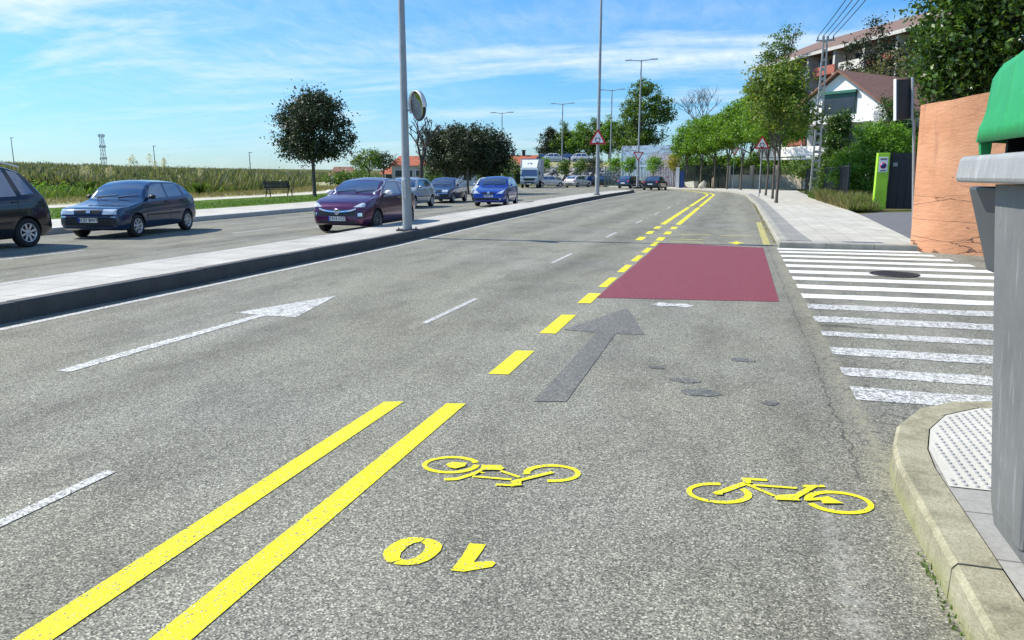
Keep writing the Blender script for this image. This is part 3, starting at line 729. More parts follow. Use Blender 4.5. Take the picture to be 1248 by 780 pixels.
def tri_pts(s, k=3, rr=0.07, flip=False):
    """rounded triangle in the XZ plane, side s"""
    out = []; c = s / math.sqrt(3)
    for i in range(3):
        a = PI / 2 + i * 2 * PI / 3; cx, cz = (c - 2 * rr) * math.cos(a), (c - 2 * rr) * math.sin(a)
        for j in range(-k, k + 1):
            b = a + j / k * PI / 3; out.append((cx + rr * math.cos(b), cz + rr * math.sin(b)))
    return [(x, -z) for x, z in out] if flip else out
def flat(mb, pts, y0, y1, mi=0):
    n = len(pts); vs = [(x, y0, z) for x, z in pts] + [(x, y1, z) for x, z in pts]
    mb.add(vs, [tuple(range(n)), tuple(range(2 * n - 1, n - 1, -1))] + [(i, (i + 1) % n, n + (i + 1) % n, n + i) for i in range(n)], mi)
def tri_sign(loc, s, label, pole_h=0, flip=False, symbol=True, rz=0, back=False, rr=None):
    t = thing('road_sign', label, 'road sign', loc, rz)
    mb = MB(); flat(mb, tri_pts(s, flip=flip), 0, .02); sg = mb.build('sign_plate', M_GALV if back else M_SIGNR, t, loc=(0, 0, pole_h))
    if not back:
        mb = MB(); flat(mb, tri_pts(s * .68, rr=.03, flip=flip), -.004, -.001); mb.build('sign_face', M_SIGNW, t, loc=(0, 0, pole_h))
    if symbol:
        mb = MB(); R0 = s * .125; w0 = s * .05
        for k in range(3):
            a0 = PI / 2 + k * 2 * PI / 3; n = 8; L = []
            for i in range(n + 1):
                a = a0 - i / n * 1.35; L.append((a, R0 - w0 / 2, R0 + w0 / 2))
            vs = [(r * math.cos(a), -.006, r * math.sin(a) - s * .05) for a, r1, r2 in L for r in (r1, r2)]
            mb.add(vs, [(2 * i, 2 * i + 1, 2 * i + 3, 2 * i + 2) for i in range(n)])
            a = a0 - 1.35; vs = [(r * math.cos(b), -.006, r * math.sin(b) - s * .05) for r, b in ((R0 - w0 * 1.3, a), (R0 + w0 * 1.3, a), (R0, a - .55))]; mb.add(vs, [(0, 1, 2)])
        mb.build('arrow_symbol', M_BLACK, t, loc=(0, 0, pole_h))
    if pole_h:
        mb = MB(); mb.tube([(0, .05, -.1), (0, .05, pole_h + s * .3)], .035, 10); mb.build('post', M_GALV, t)
    return t
tri_sign((-9.35, 51.42, 3.95), 1.25, 'red-edged triangular roundabout warning sign on the second median lamp post')
p = at(928, 48.5); tri_sign((p.x, p.y, 0.12), 1.0, 'red-edged triangular roundabout warning sign on its own pole on the pavement', pole_h=3.35)
p = at(778, 83.8); tri_sign((p.x, p.y, 3.7), 1.2, 'downward pointing give-way triangle on the farthest median lamp post', flip=True, symbol=False)
p = at(895, 78); tri_sign((p.x, p.y, 0.1), 1.05, 'downward pointing triangle sign back under the pavement trees', pole_h=3.9, flip=True, symbol=False)
# rectangular sign seen edge-on from behind, pole in front of the wall edge
t = thing('road_sign', 'rectangular road sign turned edge-on, dark back, on a thin pole by the orange wall', 'road sign', (3.62, 17.42, .1))
mb = MB(); mb.tube([(0, 0, 0), (0, 0, 2.5), (-.03, 0, 2.6), (-.03, 0, 3.42)], .03, 12); mb.build('post', M_GALV, t)
mb = MB(); mb.box((0, 0, 0), (.40, .05, .80)); o = mb.build('sign_box', pm('sign_back_grey', (0.035, 0.037, 0.04), .6, .1), t, loc=(-.18, .02, 3.0), bevel=.02); o.rotation_euler = (0, 0, R(28))
mb = MB(); mb.box((0, 0, 0), (.03, .075, .83)); o2 = mb.build('sign_edge', M_WHITE, t, loc=(-.18 - .21 * math.cos(R(28)), .02 - .21 * math.sin(R(28)), 3.0), bevel=.01); o2.rotation_euler = (0, 0, R(28)); t.rotation_euler = (0, R(-5), 0)

# ------------------------------------------------------------------ orange wall with hedge above, lime pillar, gate, sign
def orange_mat():
    m, nt, b = new_mat('orange_render'); pos = world_pos(nt)
    c = ramp(nt, noise(nt, pos, 1.3, 6, 0.65), [(0.3, (0.50, 0.235, 0.12)), (0.5, (0.60, 0.29, 0.155)), (0.7, (0.66, 0.35, 0.20))])
    s = N(nt, 'ShaderNodeSeparateXYZ'); nt.links.new(pos, s.inputs[0])
    st = noise(nt, scaled(nt, pos, (3.2, 3.2, 0.35)), 1.6, 5, 0.7)    # run-off stains down from the top
    k = mth(nt, 'MULTIPLY', ramp(nt, st, [(0.52, 0.0), (0.68, 0.6)]), ramp(nt, mth(nt, 'MULTIPLY', s.outputs[2], 0.33), [(0.35, 0.1), (0.95, 1.0)]))
    c = mixc(nt, k, c, (0.30, 0.15, 0.10))
    # rows of trowel marks and cracks
    w_ = N(nt, 'ShaderNodeTexVoronoi', feature='DISTANCE_TO_EDGE'); w_.inputs['Scale'].default_value = 1.0
    off = N(nt, 'ShaderNodeVectorMath', operation='MULTIPLY_ADD')
    nt.links.new(noise(nt, pos, 3, 4, 0.7, out=1), off.inputs[0]); off.inputs[1].default_value = (0.25, 0.25, 0.25); nt.links.new(scaled(nt, pos, (0.55, 0.55, 3.2)), off.inputs[2])
    nt.links.new(off.outputs[0], w_.inputs['Vector'])
    lowk = ramp(nt, mth(nt, 'MULTIPLY', s.outputs[2], 0.33), [(0.30, 1.0), (0.50, 0.0)])
    ck = mth(nt, 'MULTIPLY', ramp(nt, w_.outputs['Distance'], [(0.003, 1.0), (0.016, 0.0)]), mth(nt, 'MAXIMUM', lowk, 0.10))
    c = mixc(nt, ck, c, (0.12, 0.06, 0.04))
    spots = noise(nt, pos, 7, 2, 0.5)
    c = mixc(nt, ramp(nt, spots, [(0.73, 0.0), (0.76, 0.8)]), c, (0.2, 0.10, 0.07))
    nt.links.new(c, b.inputs['Base Color']); b.inputs['Roughness'].default_value = 0.9
    h = mth(nt, 'SUBTRACT', noise(nt, scaled(nt, pos, (1, 1, 3)), 5, 5, 0.65), mth(nt, 'MULTIPLY', ck, 0.6))
    bump(nt, b, h, 0.5, 0.03); return m
wp = [(3.55, 17.15), (4.0, 16.72), (4.55, 16.42), (5.4, 16.1), (7.5, 15.7), (12, 15.2)]
wz = [2.93, 2.98, 3.08, 3.15, 3.3, 3.6]
def smooth_line(P, Z, k=5):
    o, z = [], []
    for i in range(len(P) - 1):
        p0, p1, p2, p3 = [Vector(P[max(0, min(len(P) - 1, i + d))]) for d in (-1, 0, 1, 2)]
        for j in range(k):
            t = j / k; o.append(tuple(0.5 * ((2 * p1) + (p2 - p0) * t + (2 * p0 - 5 * p1 + 4 * p2 - p3) * t * t + (3 * p1 - p0 - 3 * p2 + p3) * t ** 3))); z.append(Z[i] + (Z[i + 1] - Z[i]) * t)
    return o + [P[-1]], z + [Z[-1]]
wp, wz = smooth_line(wp, wz)
wt = thing('garden_wall', 'tall cracked orange rendered wall rounding the corner under the hedge', 'wall', (3.72, 17.15, 0))
mb = MB(); TH = .3; front = []; backp = []
for i, (x, y) in enumerate(wp):
    a = Vector(wp[max(0, i - 1)]); b = Vector(wp[min(len(wp) - 1, i + 1)]); d = (b - a).normalized(); n = Vector((-d.y, d.x))
    if i == 0: n = Vector((0.75, 0.66))
    front.append((x - 3.72, y - 17.15)); backp.append((x - 3.72 + n.x * TH, y - 17.15 + n.y * TH))
vs = []
for i in range(len(wp)):
    bt = .10 if i else .06
    vs += [(front[i][0] - .04, front[i][1] - .03, -.1), (front[i][0] - .10, front[i][1] + .06, wz[i]), (backp[i][0], backp[i][1], wz[i]), (backp[i][0], backp[i][1], -.1)]
mb.add(vs, [(4 * i + j, 4 * i + (j + 1) % 4, 4 * i + 4 + (j + 1) % 4, 4 * i + 4 + j) for i in range(len(wp) - 1) for j in range(4)] + [(0, 1, 2, 3), tuple(4 * (len(wp) - 1) + j for j in (3, 2, 1, 0))], 0, True)
wf_ = mb.build('wall_face', orange_mat(), wt)
bm = bmesh.new(); bm.from_mesh(wf_.data)
for e in bm.edges:
    if len(e.link_faces) == 2 and e.calc_face_angle(0) > R(35): e.smooth = False
bm.to_mesh(wf_.data); bm.free()
# laurel hedge behind and over the wall
t = thing('laurel_hedge', 'tall dense dark green laurel hedge hanging over the orange wall', 'hedge', (6.5, 18.2, 0))
blobs = [((-2.45, .5, 5.2), (.6, 1.0, 2.2)), ((-2.0, .1, 3.5), (.9, .5, .5)), ((-2.2, .1, 5.0), (.75, 1.0, 2.0)), ((-1.2, -.5, 5.3), (1.2, 1.1, 2.3)), ((.2, -1.0, 5.4), (1.5, 1.2, 2.3)), ((2.0, -1.2, 5.4), (1.7, 1.2, 2.4)), ((4.0, -1.5, 5.4), (1.8, 1.2, 2.4)), ((-1.9, -.1, 7.2), (1.0, 1.0, 1.6)), ((0, 0, 7.6), (1.8, 1.3, 1.6)), ((2.6, -.5, 7.6), (2, 1.3, 1.6)), ((-.3, -.9, 3.9), (1.6, .8, .55)), ((-1.8, .0, 3.8), (.8, .7, .6)), ((1.8, -1.3, 3.9), (1.8, .7, .5))]
P, Dn = clumps(blobs, 2400, 110000, .17, .26, seed=3)
leaf_mesh('foliage', P, .125, L_LAUREL, t, out=Dn, aspect=.5)
mb = MB()
for x in (-2.2, -1.2, -.2, .9, 2.0, 3.2): mb.tube([(x, 0, -.1), (x + .1, 0, 1.6), (x - .1, -.2, 3.6), (x + .15, -.2, 6.6)], [.07, .06, .05, .02], 7)
mb.build('stem', M_BARKD, t)
# dark inner mass of twigs, so the hedge is not see-through
# lime pillar, sheet gate
gp = at(1076.5, 31.6); gpx, gpy = gp.x, gp.y
t = thing('gate_pillar', 'lime green gate pillar with a small no-parking sign', 'pillar', (gpx, gpy, .12))
mb = MB(); mb.box((0, 0, 1.16), (.46, .4, 2.32)); mb.build('shaft', pm('lime_paint', (.34, .62, .035), .6, var=.12, scale=2), t, bevel=.015)
mb = MB(); mb.box((0, -.205, 1.85), (.34, .012, .62)); sg = mb.build('sign_panel', M_SIGNW, t)
mb = MB(); mb.lathe([(-.212, .0001), (-.214, .125), (-.210, .125)], 24, 'Y', (.0, 0, 1.8)); mb.build('no_parking_disc', M_SIGNR, sg)
mb = MB(); mb.lathe([(-.215, .0001), (-.2165, .10), (-.213, .10)], 24, 'Y', (0, 0, 1.8)); mb.build('disc_centre', pm('sign_navy', (.02, .03, .16), .4), sg)
mb = MB(); mb.box((0, -.2125, 2.07), (.26, .003, .05)); mb.box((0, -.2125, 1.60), (.22, .003, .04)); mb.build('sign_lettering', M_BLACK, sg)
t = thing('sheet_gate', 'dark grey sheet metal driveway gate right of the lime pillar', 'gate', (gpx + .24, gpy + .05, .12))
mb = MB(); mb.box((1.6, 0, 1.17), (3.1, .05, 2.3)); mb.build('gate_panel', pm('anthracite_sheet', (.03, .033, .036), .5, .2, var=.15), t)
mb = MB()
for k in range(11): mb.box((.15 + k * .29, -.035, 1.17), (.025, .02, 2.28))
mb.build('rib', MC['anthracite_sheet'], t)
mb = MB(); mb.box((.25, -.055, 1.85), (.17, .03, .15)); mb.build('letter_box', M_GALV, t)

# ------------------------------------------------------------------ big wheeled bin at the right edge
bt = thing('waste_container', 'large grey wheeled waste container with a raised green lid at the kerb', 'waste container', (1.25, 1.75, .15))
ox, oy, oz = -1.25, -1.75, -.15
M_BIN = pm('bin_grey', (.155, .165, .17), .5, var=.10, scale=2.2, bmp=.12, bscale=50)
def scuffed(name, col, light, dark):
    m, nt, b = new_mat(name); tc_ = nt.nodes.new('ShaderNodeTexCoord').outputs['Object']
    c = mixc(nt, 1.0, col, ramp(nt, noise(nt, tc_, 2.5, 4, .65), [(.3, .8), (.7, 1.15)]), 'MULTIPLY')
    sc_ = noise(nt, scaled(nt, tc_, (16, 16, 1.3)), 2.2, 5, .75)
    c = mixc(nt, ramp(nt, sc_, [(.57, 0), (.66, .55)]), c, light)
    sc2 = noise(nt, scaled(nt, tc_, (9, 9, .8)), 3.1, 5, .75)
    c = mixc(nt, ramp(nt, sc2, [(.60, 0), (.70, .6)]), c, dark)
    nt.links.new(c, b.inputs['Base Color']); nt.links.new(ramp(nt, sc_, [(.4, .42), (.7, .7)]), b.inputs['Roughness']); bump(nt, b, noise(nt, tc_, 60, 4, .6), .12, .01); return m
M_BIN = scuffed('scuffed_bin_grey', (.155, .162, .165), (.27, .28, .28), (.08, .08, .075))
M_BINR = pm('bin_rim_grey', (.30, .31, .315), .55, var=.16, scale=7, bmp=.2, bscale=60)
M_BINR = scuffed('scuffed_rim_grey', (.30, .305, .305), (.46, .47, .47), (.14, .14, .13)); M_LID = scuffed('scuffed_lid_green', (.018, .29, .09), (.05, .42, .16), (.02, .17, .05))
# body: tapered, with recessed panels
def body_ring(z, x0, x1, y0, y1, ch=.06):
    return [(x0 + ch, y0, z), (x1 - ch, y0, z), (x1, y0 + ch, z), (x1, y1 - ch, z), (x1 - ch, y1, z), (x0 + ch, y1, z), (x0, y1 - ch, z), (x0, y0 + ch, z)]
mb = MB(); rings = [body_ring(.42, .865, 1.62, 1.15, 2.64, .03), body_ring(.5, .85, 1.64, 1.14, 2.65, .03), body_ring(1.52, .79, 1.76, 1.02, 2.79, .03)]
vs = [v for r in rings for v in r]; mb.add(vs, [(8 * i + j, 8 * i + (j + 1) % 8, 8 * i + 8 + (j + 1) % 8, 8 * i + 8 + j) for i in range(2) for j in range(8)] + [tuple(range(7, -1, -1))])
# raised vertical ribs on the street side
for yc, w_ in ((2.24, .10), (1.96, .12), (1.66, .12), (1.36, .12)):
    pr = []
    for z, x in ((.52, .835), (1.40, .78)):
        pr += [(x - .035, yc - w_ / 2 + .02, z), (x - .035, yc + w_ / 2 - .02, z), (x + .04, yc + w_ / 2, z), (x + .04, yc - w_ / 2, z)]
    mb.add(pr, [(0, 1, 5, 4), (1, 2, 6, 5), (3, 0, 4, 7), (4, 5, 6, 7), (3, 2, 1, 0)])
o = mb.build('body', M_BIN, bt, bevel=.012); o.location = (ox, oy, oz)
# shoulder at the far end under the rim
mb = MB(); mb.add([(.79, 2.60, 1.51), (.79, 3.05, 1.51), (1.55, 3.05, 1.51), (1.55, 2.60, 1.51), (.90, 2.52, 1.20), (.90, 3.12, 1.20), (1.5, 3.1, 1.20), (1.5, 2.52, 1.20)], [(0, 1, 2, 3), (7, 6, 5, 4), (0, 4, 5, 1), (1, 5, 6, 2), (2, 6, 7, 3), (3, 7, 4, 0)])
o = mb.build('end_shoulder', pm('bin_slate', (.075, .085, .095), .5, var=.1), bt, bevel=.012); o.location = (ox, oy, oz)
mb = MB(); vs = []
def rim_ring(z, g, ch): return [(x, y, z) for x, y in ((.72 - g + ch, .9 - g), (1.86 + g - ch, .9 - g), (1.86 + g, .9 - g + ch), (1.86 + g, 2.96 + g - ch), (1.86 + g - ch, 2.96 + g), (.72 - g + ch, 2.96 + g), (.72 - g, 2.96 + g - ch), (.72 - g, .9 - g + ch))]
rr_ = [rim_ring(1.525, -.05, .04), rim_ring(1.525, 0, .05), rim_ring(1.54, .006, .05), rim_ring(1.603, .0, .05), rim_ring(1.612, -.012, .05), rim_ring(1.612, -.09, .04), rim_ring(1.53, -.10, .04)]
vs = [v for r in rr_ for v in r]; mb.add(vs, [(8 * i + j, 8 * i + (j + 1) % 8, 8 * i + 8 + (j + 1) % 8, 8 * i + 8 + j) for i in range(len(rr_) - 1) for j in range(8)])
o = mb.build('rim', M_BINR, bt, bevel=.008); o.location = (ox, oy, oz)
# lid: domed shell along Y standing on side cheeks, open gap below
mb = MB(); prof = [(.75, 1.655), (.752, 1.70), (.76, 1.725), (.764, 1.75), (.768, 1.85), (.785, 1.885), (.84, 1.90), (1.25, 1.96), (1.6, 1.93), (1.80, 1.86), (1.86, 1.70), (1.86, 1.60)]
ys = [(2.86, 0.0, 0), (2.845, .0, .01), (2.72, .0, .02), (2.40, 0, .05), (1.7, 0, .10), (1.1, 0, .04), (.98, 0, .0)]
def lid_pt(x, z, y, i):
    t_ = (z - 1.60) / .35
    yy = y - (t_ * .06 if y > 1.8 else -t_ * .18); return (x, yy, z + (0.02 if i == 4 else 0))
vs = []
for i, (y, a, b_) in enumerate(ys):
    for x, z in prof: vs.append(lid_pt(x - (.02 if i in (3, 5) and z > 1.7 else 0), z + b_ * (z > 1.7), y, i))
n = len(prof); mb.add(vs, [(i * n + j, i * n + j + 1, (i + 1) * n + j + 1, (i + 1) * n + j) for i in range(len(ys) - 1) for j in range(n - 1)], 0, True)
mb.add([vs[j] for j in range(n)], [tuple(range(n))])
k0 = (len(ys) - 1) * n; mb.add([vs[k0 + j] for j in range(n)], [tuple(range(n))])
o = mb.build('lid', M_LID, bt); o.location = (ox, oy, oz); sm = o.modifiers.new('thick', 'SOLIDIFY'); sm.thickness = .012
mb = MB(); mb.add([(.765, 2.86, 1.60), (.765, 2.835, 1.60), (.752, 2.83, 1.68), (.752, 2.855, 1.68), (.79, 2.86, 1.60), (.79, 2.835, 1.60), (.79, 2.83, 1.68), (.79, 2.855, 1.68)], [(0, 1, 2, 3), (4, 7, 6, 5), (0, 3, 7, 4), (1, 5, 6, 2)])
o = mb.build('lid_cheek', M_LID, bt); o.location = (ox, oy, oz)
mb = MB(); mb.box((1.27, 1.85, 1.58), (1.02, 1.70, .02)); o = mb.build('load', M_BLACK, bt); o.location = (ox, oy, oz)
mb = MB(); mb.box((1.32, 2.79, 1.66), (1.0, .02, .16)); mb.box((1.82, 1.9, 1.68), (.02, 1.78, .2)); o = mb.build('lid_gap_darkener', M_BLACK, bt); o.location = (ox, oy, oz)  # black panels added so the gap under the lid looks dark
for (x, y) in ((.96, 2.26), (1.55, 2.26), (.96, 1.28), (1.55, 1.28)):
    mb = MB(); mb.tube([(x, y, .36), (x, y, .44)], .06, 14); mb.box((x, y, .33), (.06, .10, .16)); c = mb.build('castor', M_BIN, bt); c.location = (ox, oy, oz)
    mb = MB(); mb.lathe([(-.025, .07), (-.025, .095), (-.015, .105), (.015, .105), (.025, .095), (.025, .07)], 20, 'X', (x, y - .02, .255)); mb.lathe([(-.02, .0001), (-.02, .07)], 20, 'X', (x, y - .02, .255)); mb.lathe([(.02, .07), (.02, .0001)], 20, 'X', (x, y - .02, .255)); wv = mb.build('wheel', M_TYRE, c)
#==PART4==
# ------------------------------------------------------------------ vehicles
def curve(pts, t):
    """smooth monotone-ish interpolation through (t, value) points"""
    if t <= pts[0][0]: return pts[0][1]
    if t >= pts[-1][0]: return pts[-1][1]
    for i in range(len(pts) - 1):
        x0, y0 = pts[i]; x1, y1 = pts[i + 1]
        if x0 <= t <= x1:
            h = x1 - x0; s = (y1 - y0) / h
            def sl(k):
                if k <= 0 or k >= len(pts) - 1: return s
                a = (pts[k][1] - pts[k - 1][1]) / (pts[k][0] - pts[k - 1][0]); b = (pts[k + 1][1] - pts[k][1]) / (pts[k + 1][0] - pts[k][0])
                return 0 if a * b <= 0 else 2 * a * b / (a + b)
            m0, m1 = sl(i), sl(i + 1); u = (t - x0) / h
            return y0 * (2 * u ** 3 - 3 * u * u + 1) + m0 * h * (u ** 3 - 2 * u * u + u) + y1 * (-2 * u ** 3 + 3 * u * u) + m1 * h * (u ** 3 - u * u)

PAINTS = {}
def paint(name, col, metal=0.35, rough=0.28):
    if name in PAINTS: return PAINTS[name]
    m, nt, b = new_mat(name); tc_ = nt.nodes.new('ShaderNodeTexCoord').outputs['Object']
    f = noise(nt, tc_, 1.5, 2, 0.5)
    nt.links.new(mixc(nt, 1.0, col, ramp(nt, f, [(0.3, 0.94), (0.7, 1.05)]), 'MULTIPLY'), b.inputs['Base Color'])
    b.inputs['Roughness'].default_value = rough
    b.inputs['Metallic'].default_value = metal; b.inputs['Coat Weight'].default_value = .8; b.inputs['Coat Roughness'].default_value = .06
    PAINTS[name] = m; return m

class Car:
    def __init__(s, S):
        s.S = S; L, W = S['L'], S['W']; s.L, s.W = L, W
        T = S['top']; belt = S['belt']; bot = S.get('bot', [(0, .26), (.25, .20), (L - .3, .22), (L, .32)])
        plan = S.get('plan', [(0, .70), (.05, .80), (.15, .89), (.4, .965), (.8, 1.0), (L - .7, 1.0), (L - .25, .955), (L - .08, .90), (L, .80)])
        ys = sorted(set([0, .02, .05, .09, .14] + [L * k / 44 for k in range(1, 44)] + [L - .12, L - .06, L - .02, L] + [t for t, _ in T]))
        k = S.get('tumble', .36); vs = []; NP = None
        for y in ys:
            t = curve(T, y); w = W / 2 * curve(plan, y); z0 = curve(bot, y); bz = curve(belt, y)
            zb = min(bz, t - .045); half = []
            for q, f in ((0, .90), (.08, .955), (.3, .995), (.52, 1.0), (.72, .992), (.9, .975), (1, .955)):
                half.append((w * f, z0 + (zb - z0) * q))
            hh = t - zb; rc = min(.10, hh * .55)
            def hw(z): return w * .945 - k * max(0, z - zb) * (1.0 if t > bz else .35)
            for q in (.02, .35, .7, 1.0): half.append((hw(zb + (hh - rc) * q), zb + (hh - rc) * q))
            e = hw(t - rc); rx = min(.12, e * .3); crown = min(.035, hh * .3)
            for a in (30, 60, 90): half.append((e - rx * (1 - math.cos(R(a))), t - rc + (rc - crown) * math.sin(R(a))))
            xe = e - rx
            for q in (.66, .33): half.append((xe * q, t - crown * q * q))
            row = [(x, y, z) for x, z in half] + [(0, y, t)] + [(-x, y, z) for x, z in half[::-1]]
            NP = len(row); vs += row
        fs = []
        for i in range(len(ys) - 1):
            for j in range(NP):
                j2 = (j + 1) % NP; fs.append((i * NP + j, i * NP + j2, (i + 1) * NP + j2, (i + 1) * NP + j))
        fs += [tuple(range(NP)), tuple(range(len(ys) * NP - 1, (len(ys) - 1) * NP - 1, -1))]
        s.mb = MB(); s.mb.add(vs, fs, 0, True)
        s.bvh = BVHTree.FromPolygons([Vector(v) for v in vs], fs)
        s.root = thing(S['name'], S['label'], S['cat'], (0, 0, 0), 0, S.get('group'))
        s.zm = S['zmax'] if 'zmax' in S else max(t for _, t in T)
        body = s.mb.build('body', [S['paint']], None)
        if S.get('arches', True):
            body.data.materials.append(M_BLACK)
            for yy in (S['wf'], S['wr']):
                cm_ = MB(); ra = S['rw'] + .045
                for sg in (-1, 1): cm_.lathe([(sg * (W / 2 - .24), .0001), (sg * (W / 2 - .24), ra), (sg * (W / 2 + .2), ra), (sg * (W / 2 + .2), .0001)], 28, 'X', (0, yy, S['rw']))
                co = cm_.build('cut', M_BLACK); co.data.materials.clear(); co.data.materials.append(M_BLACK)
                md = body.modifiers.new('b', 'BOOLEAN'); md.operation = 'DIFFERENCE'; md.solver = 'EXACT'; md.object = co; md.material_mode = 'TRANSFER'
                bpy.context.view_layer.update()
                me = bpy.data.meshes.new_from_object(body.evaluated_get(bpy.context.evaluated_depsgraph_get()))
                body.modifiers.clear(); body.data = me; bpy.data.objects.remove(co)
        bm = bmesh.new(); bm.from_mesh(body.data)
        for e in bm.edges:
            if len(e.link_faces) == 2 and e.calc_face_angle(0) > R(38): e.smooth = False
        bm.to_mesh(body.data); bm.free(); body.data.name = 'body'
        body.parent = s.root; body.location = (0, -L / 2, 0); s.body = body
        for yy in (S['wf'], S['wr']):
            for sg in (-1, 1): s.wheel(sg * (W / 2 - .105), yy, sg)
    def hit(s, o, d):
        h = s.bvh.ray_cast(Vector(o), Vector(d)); return (h[0], h[1]) if h[0] else None
    def patch(s, name, quad, mode, mat, nx=8, ny=5, off=.004, th=.02, parent=None, mirror=False, smooth=True):
        """a panel lying on the bodywork. mode 'side': quad in (y,z); 'front'/'rear': (x,z); 'top': (x,y)"""
        if mirror is True:
            for sg in (-1, 1): o = s.patch(name, quad, mode, mat, nx, ny, off, th, parent, mirror=sg)
            return o
        mb = MB()
        for sg in (mirror if mirror else 1,):
            g = []; ok = True
            a, b, c, d = [Vector(q) for q in quad]
            for j in range(ny + 1):
                for i in range(nx + 1):
                    u, v = i / nx, j / ny; p = (a * (1 - u) + b * u) * (1 - v) + (d * (1 - u) + c * u) * v
                    if mode == 'side': h = s.hit((sg * 3, p.x, p.y), (-sg, 0, 0))
                    elif mode == 'front': h = s.hit((sg * p.x, -3, p.y), (0, 1, 0))
                    elif mode == 'rear': h = s.hit((sg * p.x, s.L + 3, p.y), (0, -1, 0))
                    else: h = s.hit((sg * p.x, p.y, 4), (0, 0, -1))
                    if not h: ok = False; g.append(None); continue
                    nr = h[1].copy()
                    view = {'side': Vector((sg, 0, 0)), 'front': Vector((0, -1, 0)), 'rear': Vector((0, 1, 0)), 'top': Vector((0, 0, 1))}[mode]
                    if nr.dot(view) < 0: nr = -nr
                    g.append((h[0] + nr * off, h[0] - nr * th))
            n = nx + 1; vs = []
            idx = {}
            for k_, q in enumerate(g):
                if q: idx[k_] = len(vs); vs += [q[0], q[1]]
            fs = []
            for j in range(ny):
                for i in range(nx):
                    ks = (j * n + i, j * n + i + 1, (j + 1) * n + i + 1, (j + 1) * n + i)
                    if all(k_ in idx for k_ in ks): fs.append(tuple(idx[k_] for k_ in ks))
            rim = [j * n for j in range(ny + 1)]
            edges = [(i, i + 1) for i in range(nx)] + [(ny * n + i, ny * n + i + 1) for i in range(nx)] + [(j * n, (j + 1) * n) for j in range(ny)] + [(j * n + nx, (j + 1) * n + nx) for j in range(ny)]
            for e0, e1 in edges:
                if e0 in idx and e1 in idx: fs.append((idx[e0], idx[e1], idx[e1] + 1, idx[e0] + 1))
            mb.add(vs, fs, 0, False)
            for q in range(len(mb.sm)): mb.sm[q] = False
        o = mb.build(name, mat, parent or s.root)
        if not parent: o.location = (0, -s.L / 2, 0)
        return o
    def wheel(s, x, y, sg):
        rw = s.S['rw']; rr = rw * s.S.get('rimr', .66); w = .095
        mb = MB(); mb.lathe([(-w, rr * .97), (-w, rw - .03), (-w + .025, rw), (w - .025, rw), (w, rw - .03), (w * .93, rr), (w * .55, rr * .96)], 30, 'X')
        mb.lathe([(-w, rr * .97), (-w, .0001)], 30, 'X')
        t = mb.build('wheel', M_TYRE, s.root, loc=(x, y - s.L / 2, rw))
        if sg < 0: t.rotation_euler = (0, 0, PI)
        mb = MB(); mb.lathe([(.02, .0001), (.02, rr * .96)], 30, 'X'); mb.lathe([(.02, rr * .95), (w * .95, rr * .985), (w * .98, rr * .93), (w * .7, rr * .87), (.03, rr * .85)], 30, 'X', mi=1)
        st = s.S.get('spokes', 5); sw = s.S.get('spoke_w', .3)
        for k in range(st):
            a = 2 * PI * k / st + .3; vs = []
            for r_, wd, xx in ((rr * .14, sw * .8, w * .72), (rr * .9, sw, w * .86)):
                for e in (-1, 1):
                    b = wd * rr * .5 * e
                    for dx in (0, -.02): vs.append((xx + dx, r_ * math.cos(a) - b * math.sin(a), r_ * math.sin(a) + b * math.cos(a)))
            mb.add(vs, [(0, 2, 6, 4), (0, 4, 5, 1), (2, 3, 7, 6), (4, 6, 7, 5)], 1)
        mb.lathe([(w * .6, rr * .2), (w * .8, rr * .18), (w * .82, .0001)], 14, 'X', mi=1)
        mb.build('rim', [M_BLACK, s.S.get('rimmat', M_RIM)], t)
    def mirrors(s, y, z, mat, size=1.0):
        for sg in (-1, 1):
            h = s.hit((sg * 3, y, z), (-sg, 0, 0)); x = abs(h[0].x) if h else s.W / 2
            mb = MB(); bm_ = []
            for (a, r) in ((-.5, .0), (-.42, .55), (-.2, .88), (.1, 1), (.35, .92), (.5, .7)):
                bm_.append((a, r))
            vs = []; n = 12
            for a, r in bm_:
                for k in range(n):
                    t_ = 2 * PI * k / n; ca, sa = math.cos(t_), math.sin(t_)
                    vs.append((sg * (x + .12 * size + .095 * size * r * ca), y + a * .14 * size, z + .03 + .065 * size * r * sa))
            mb.add(vs, [(i * n + k, i * n + (k + 1) % n, (i + 1) * n + (k + 1) % n, (i + 1) * n + k) for i in range(len(bm_) - 1) for k in range(n)] + [tuple((len(bm_) - 1) * n + k for k in range(n))], 0, True)
            o = mb.build('wing_mirror', mat, s.root); o.location = (0, -s.L / 2, 0)
            m2 = MB(); m2.tube([(sg * (x - .04), y + .01, z - .02), (sg * (x + .08), y, z + .02)], .018, 6); m2.build('mirror_arm', M_BLACK, o)
    def plate(s, z, txt, front=True, x=0.0, pw=.50, ph=.11, text=True):
        y0 = -3 if front else s.L + 3; d = 1 if front else -1
        h = s.hit((x, y0, z), (0, d, 0)); y = h[0].y - d * .022
        mb = MB(); mb.box((0, 0, 0), (pw, .012, ph)); p_ = mb.build('number_plate', M_PLATE, s.root, loc=(x, y - s.L / 2, z))
        if not front: p_.rotation_euler = (0, 0, PI)
        if text:
            mb = MB(); mb.box((-pw / 2 + .022, -.0075, 0), (.044, .003, ph)); mb.build('plate_band', M_PLATEB, p_)
            tm = text_mb(txt, ph * 1.02, Matrix.Translation((.022, -.0082, 0)) @ Matrix.Rotation(PI / 2, 4, 'X'), font_squash=1.0)
            tm.build('plate_text', M_BLACK, p_)
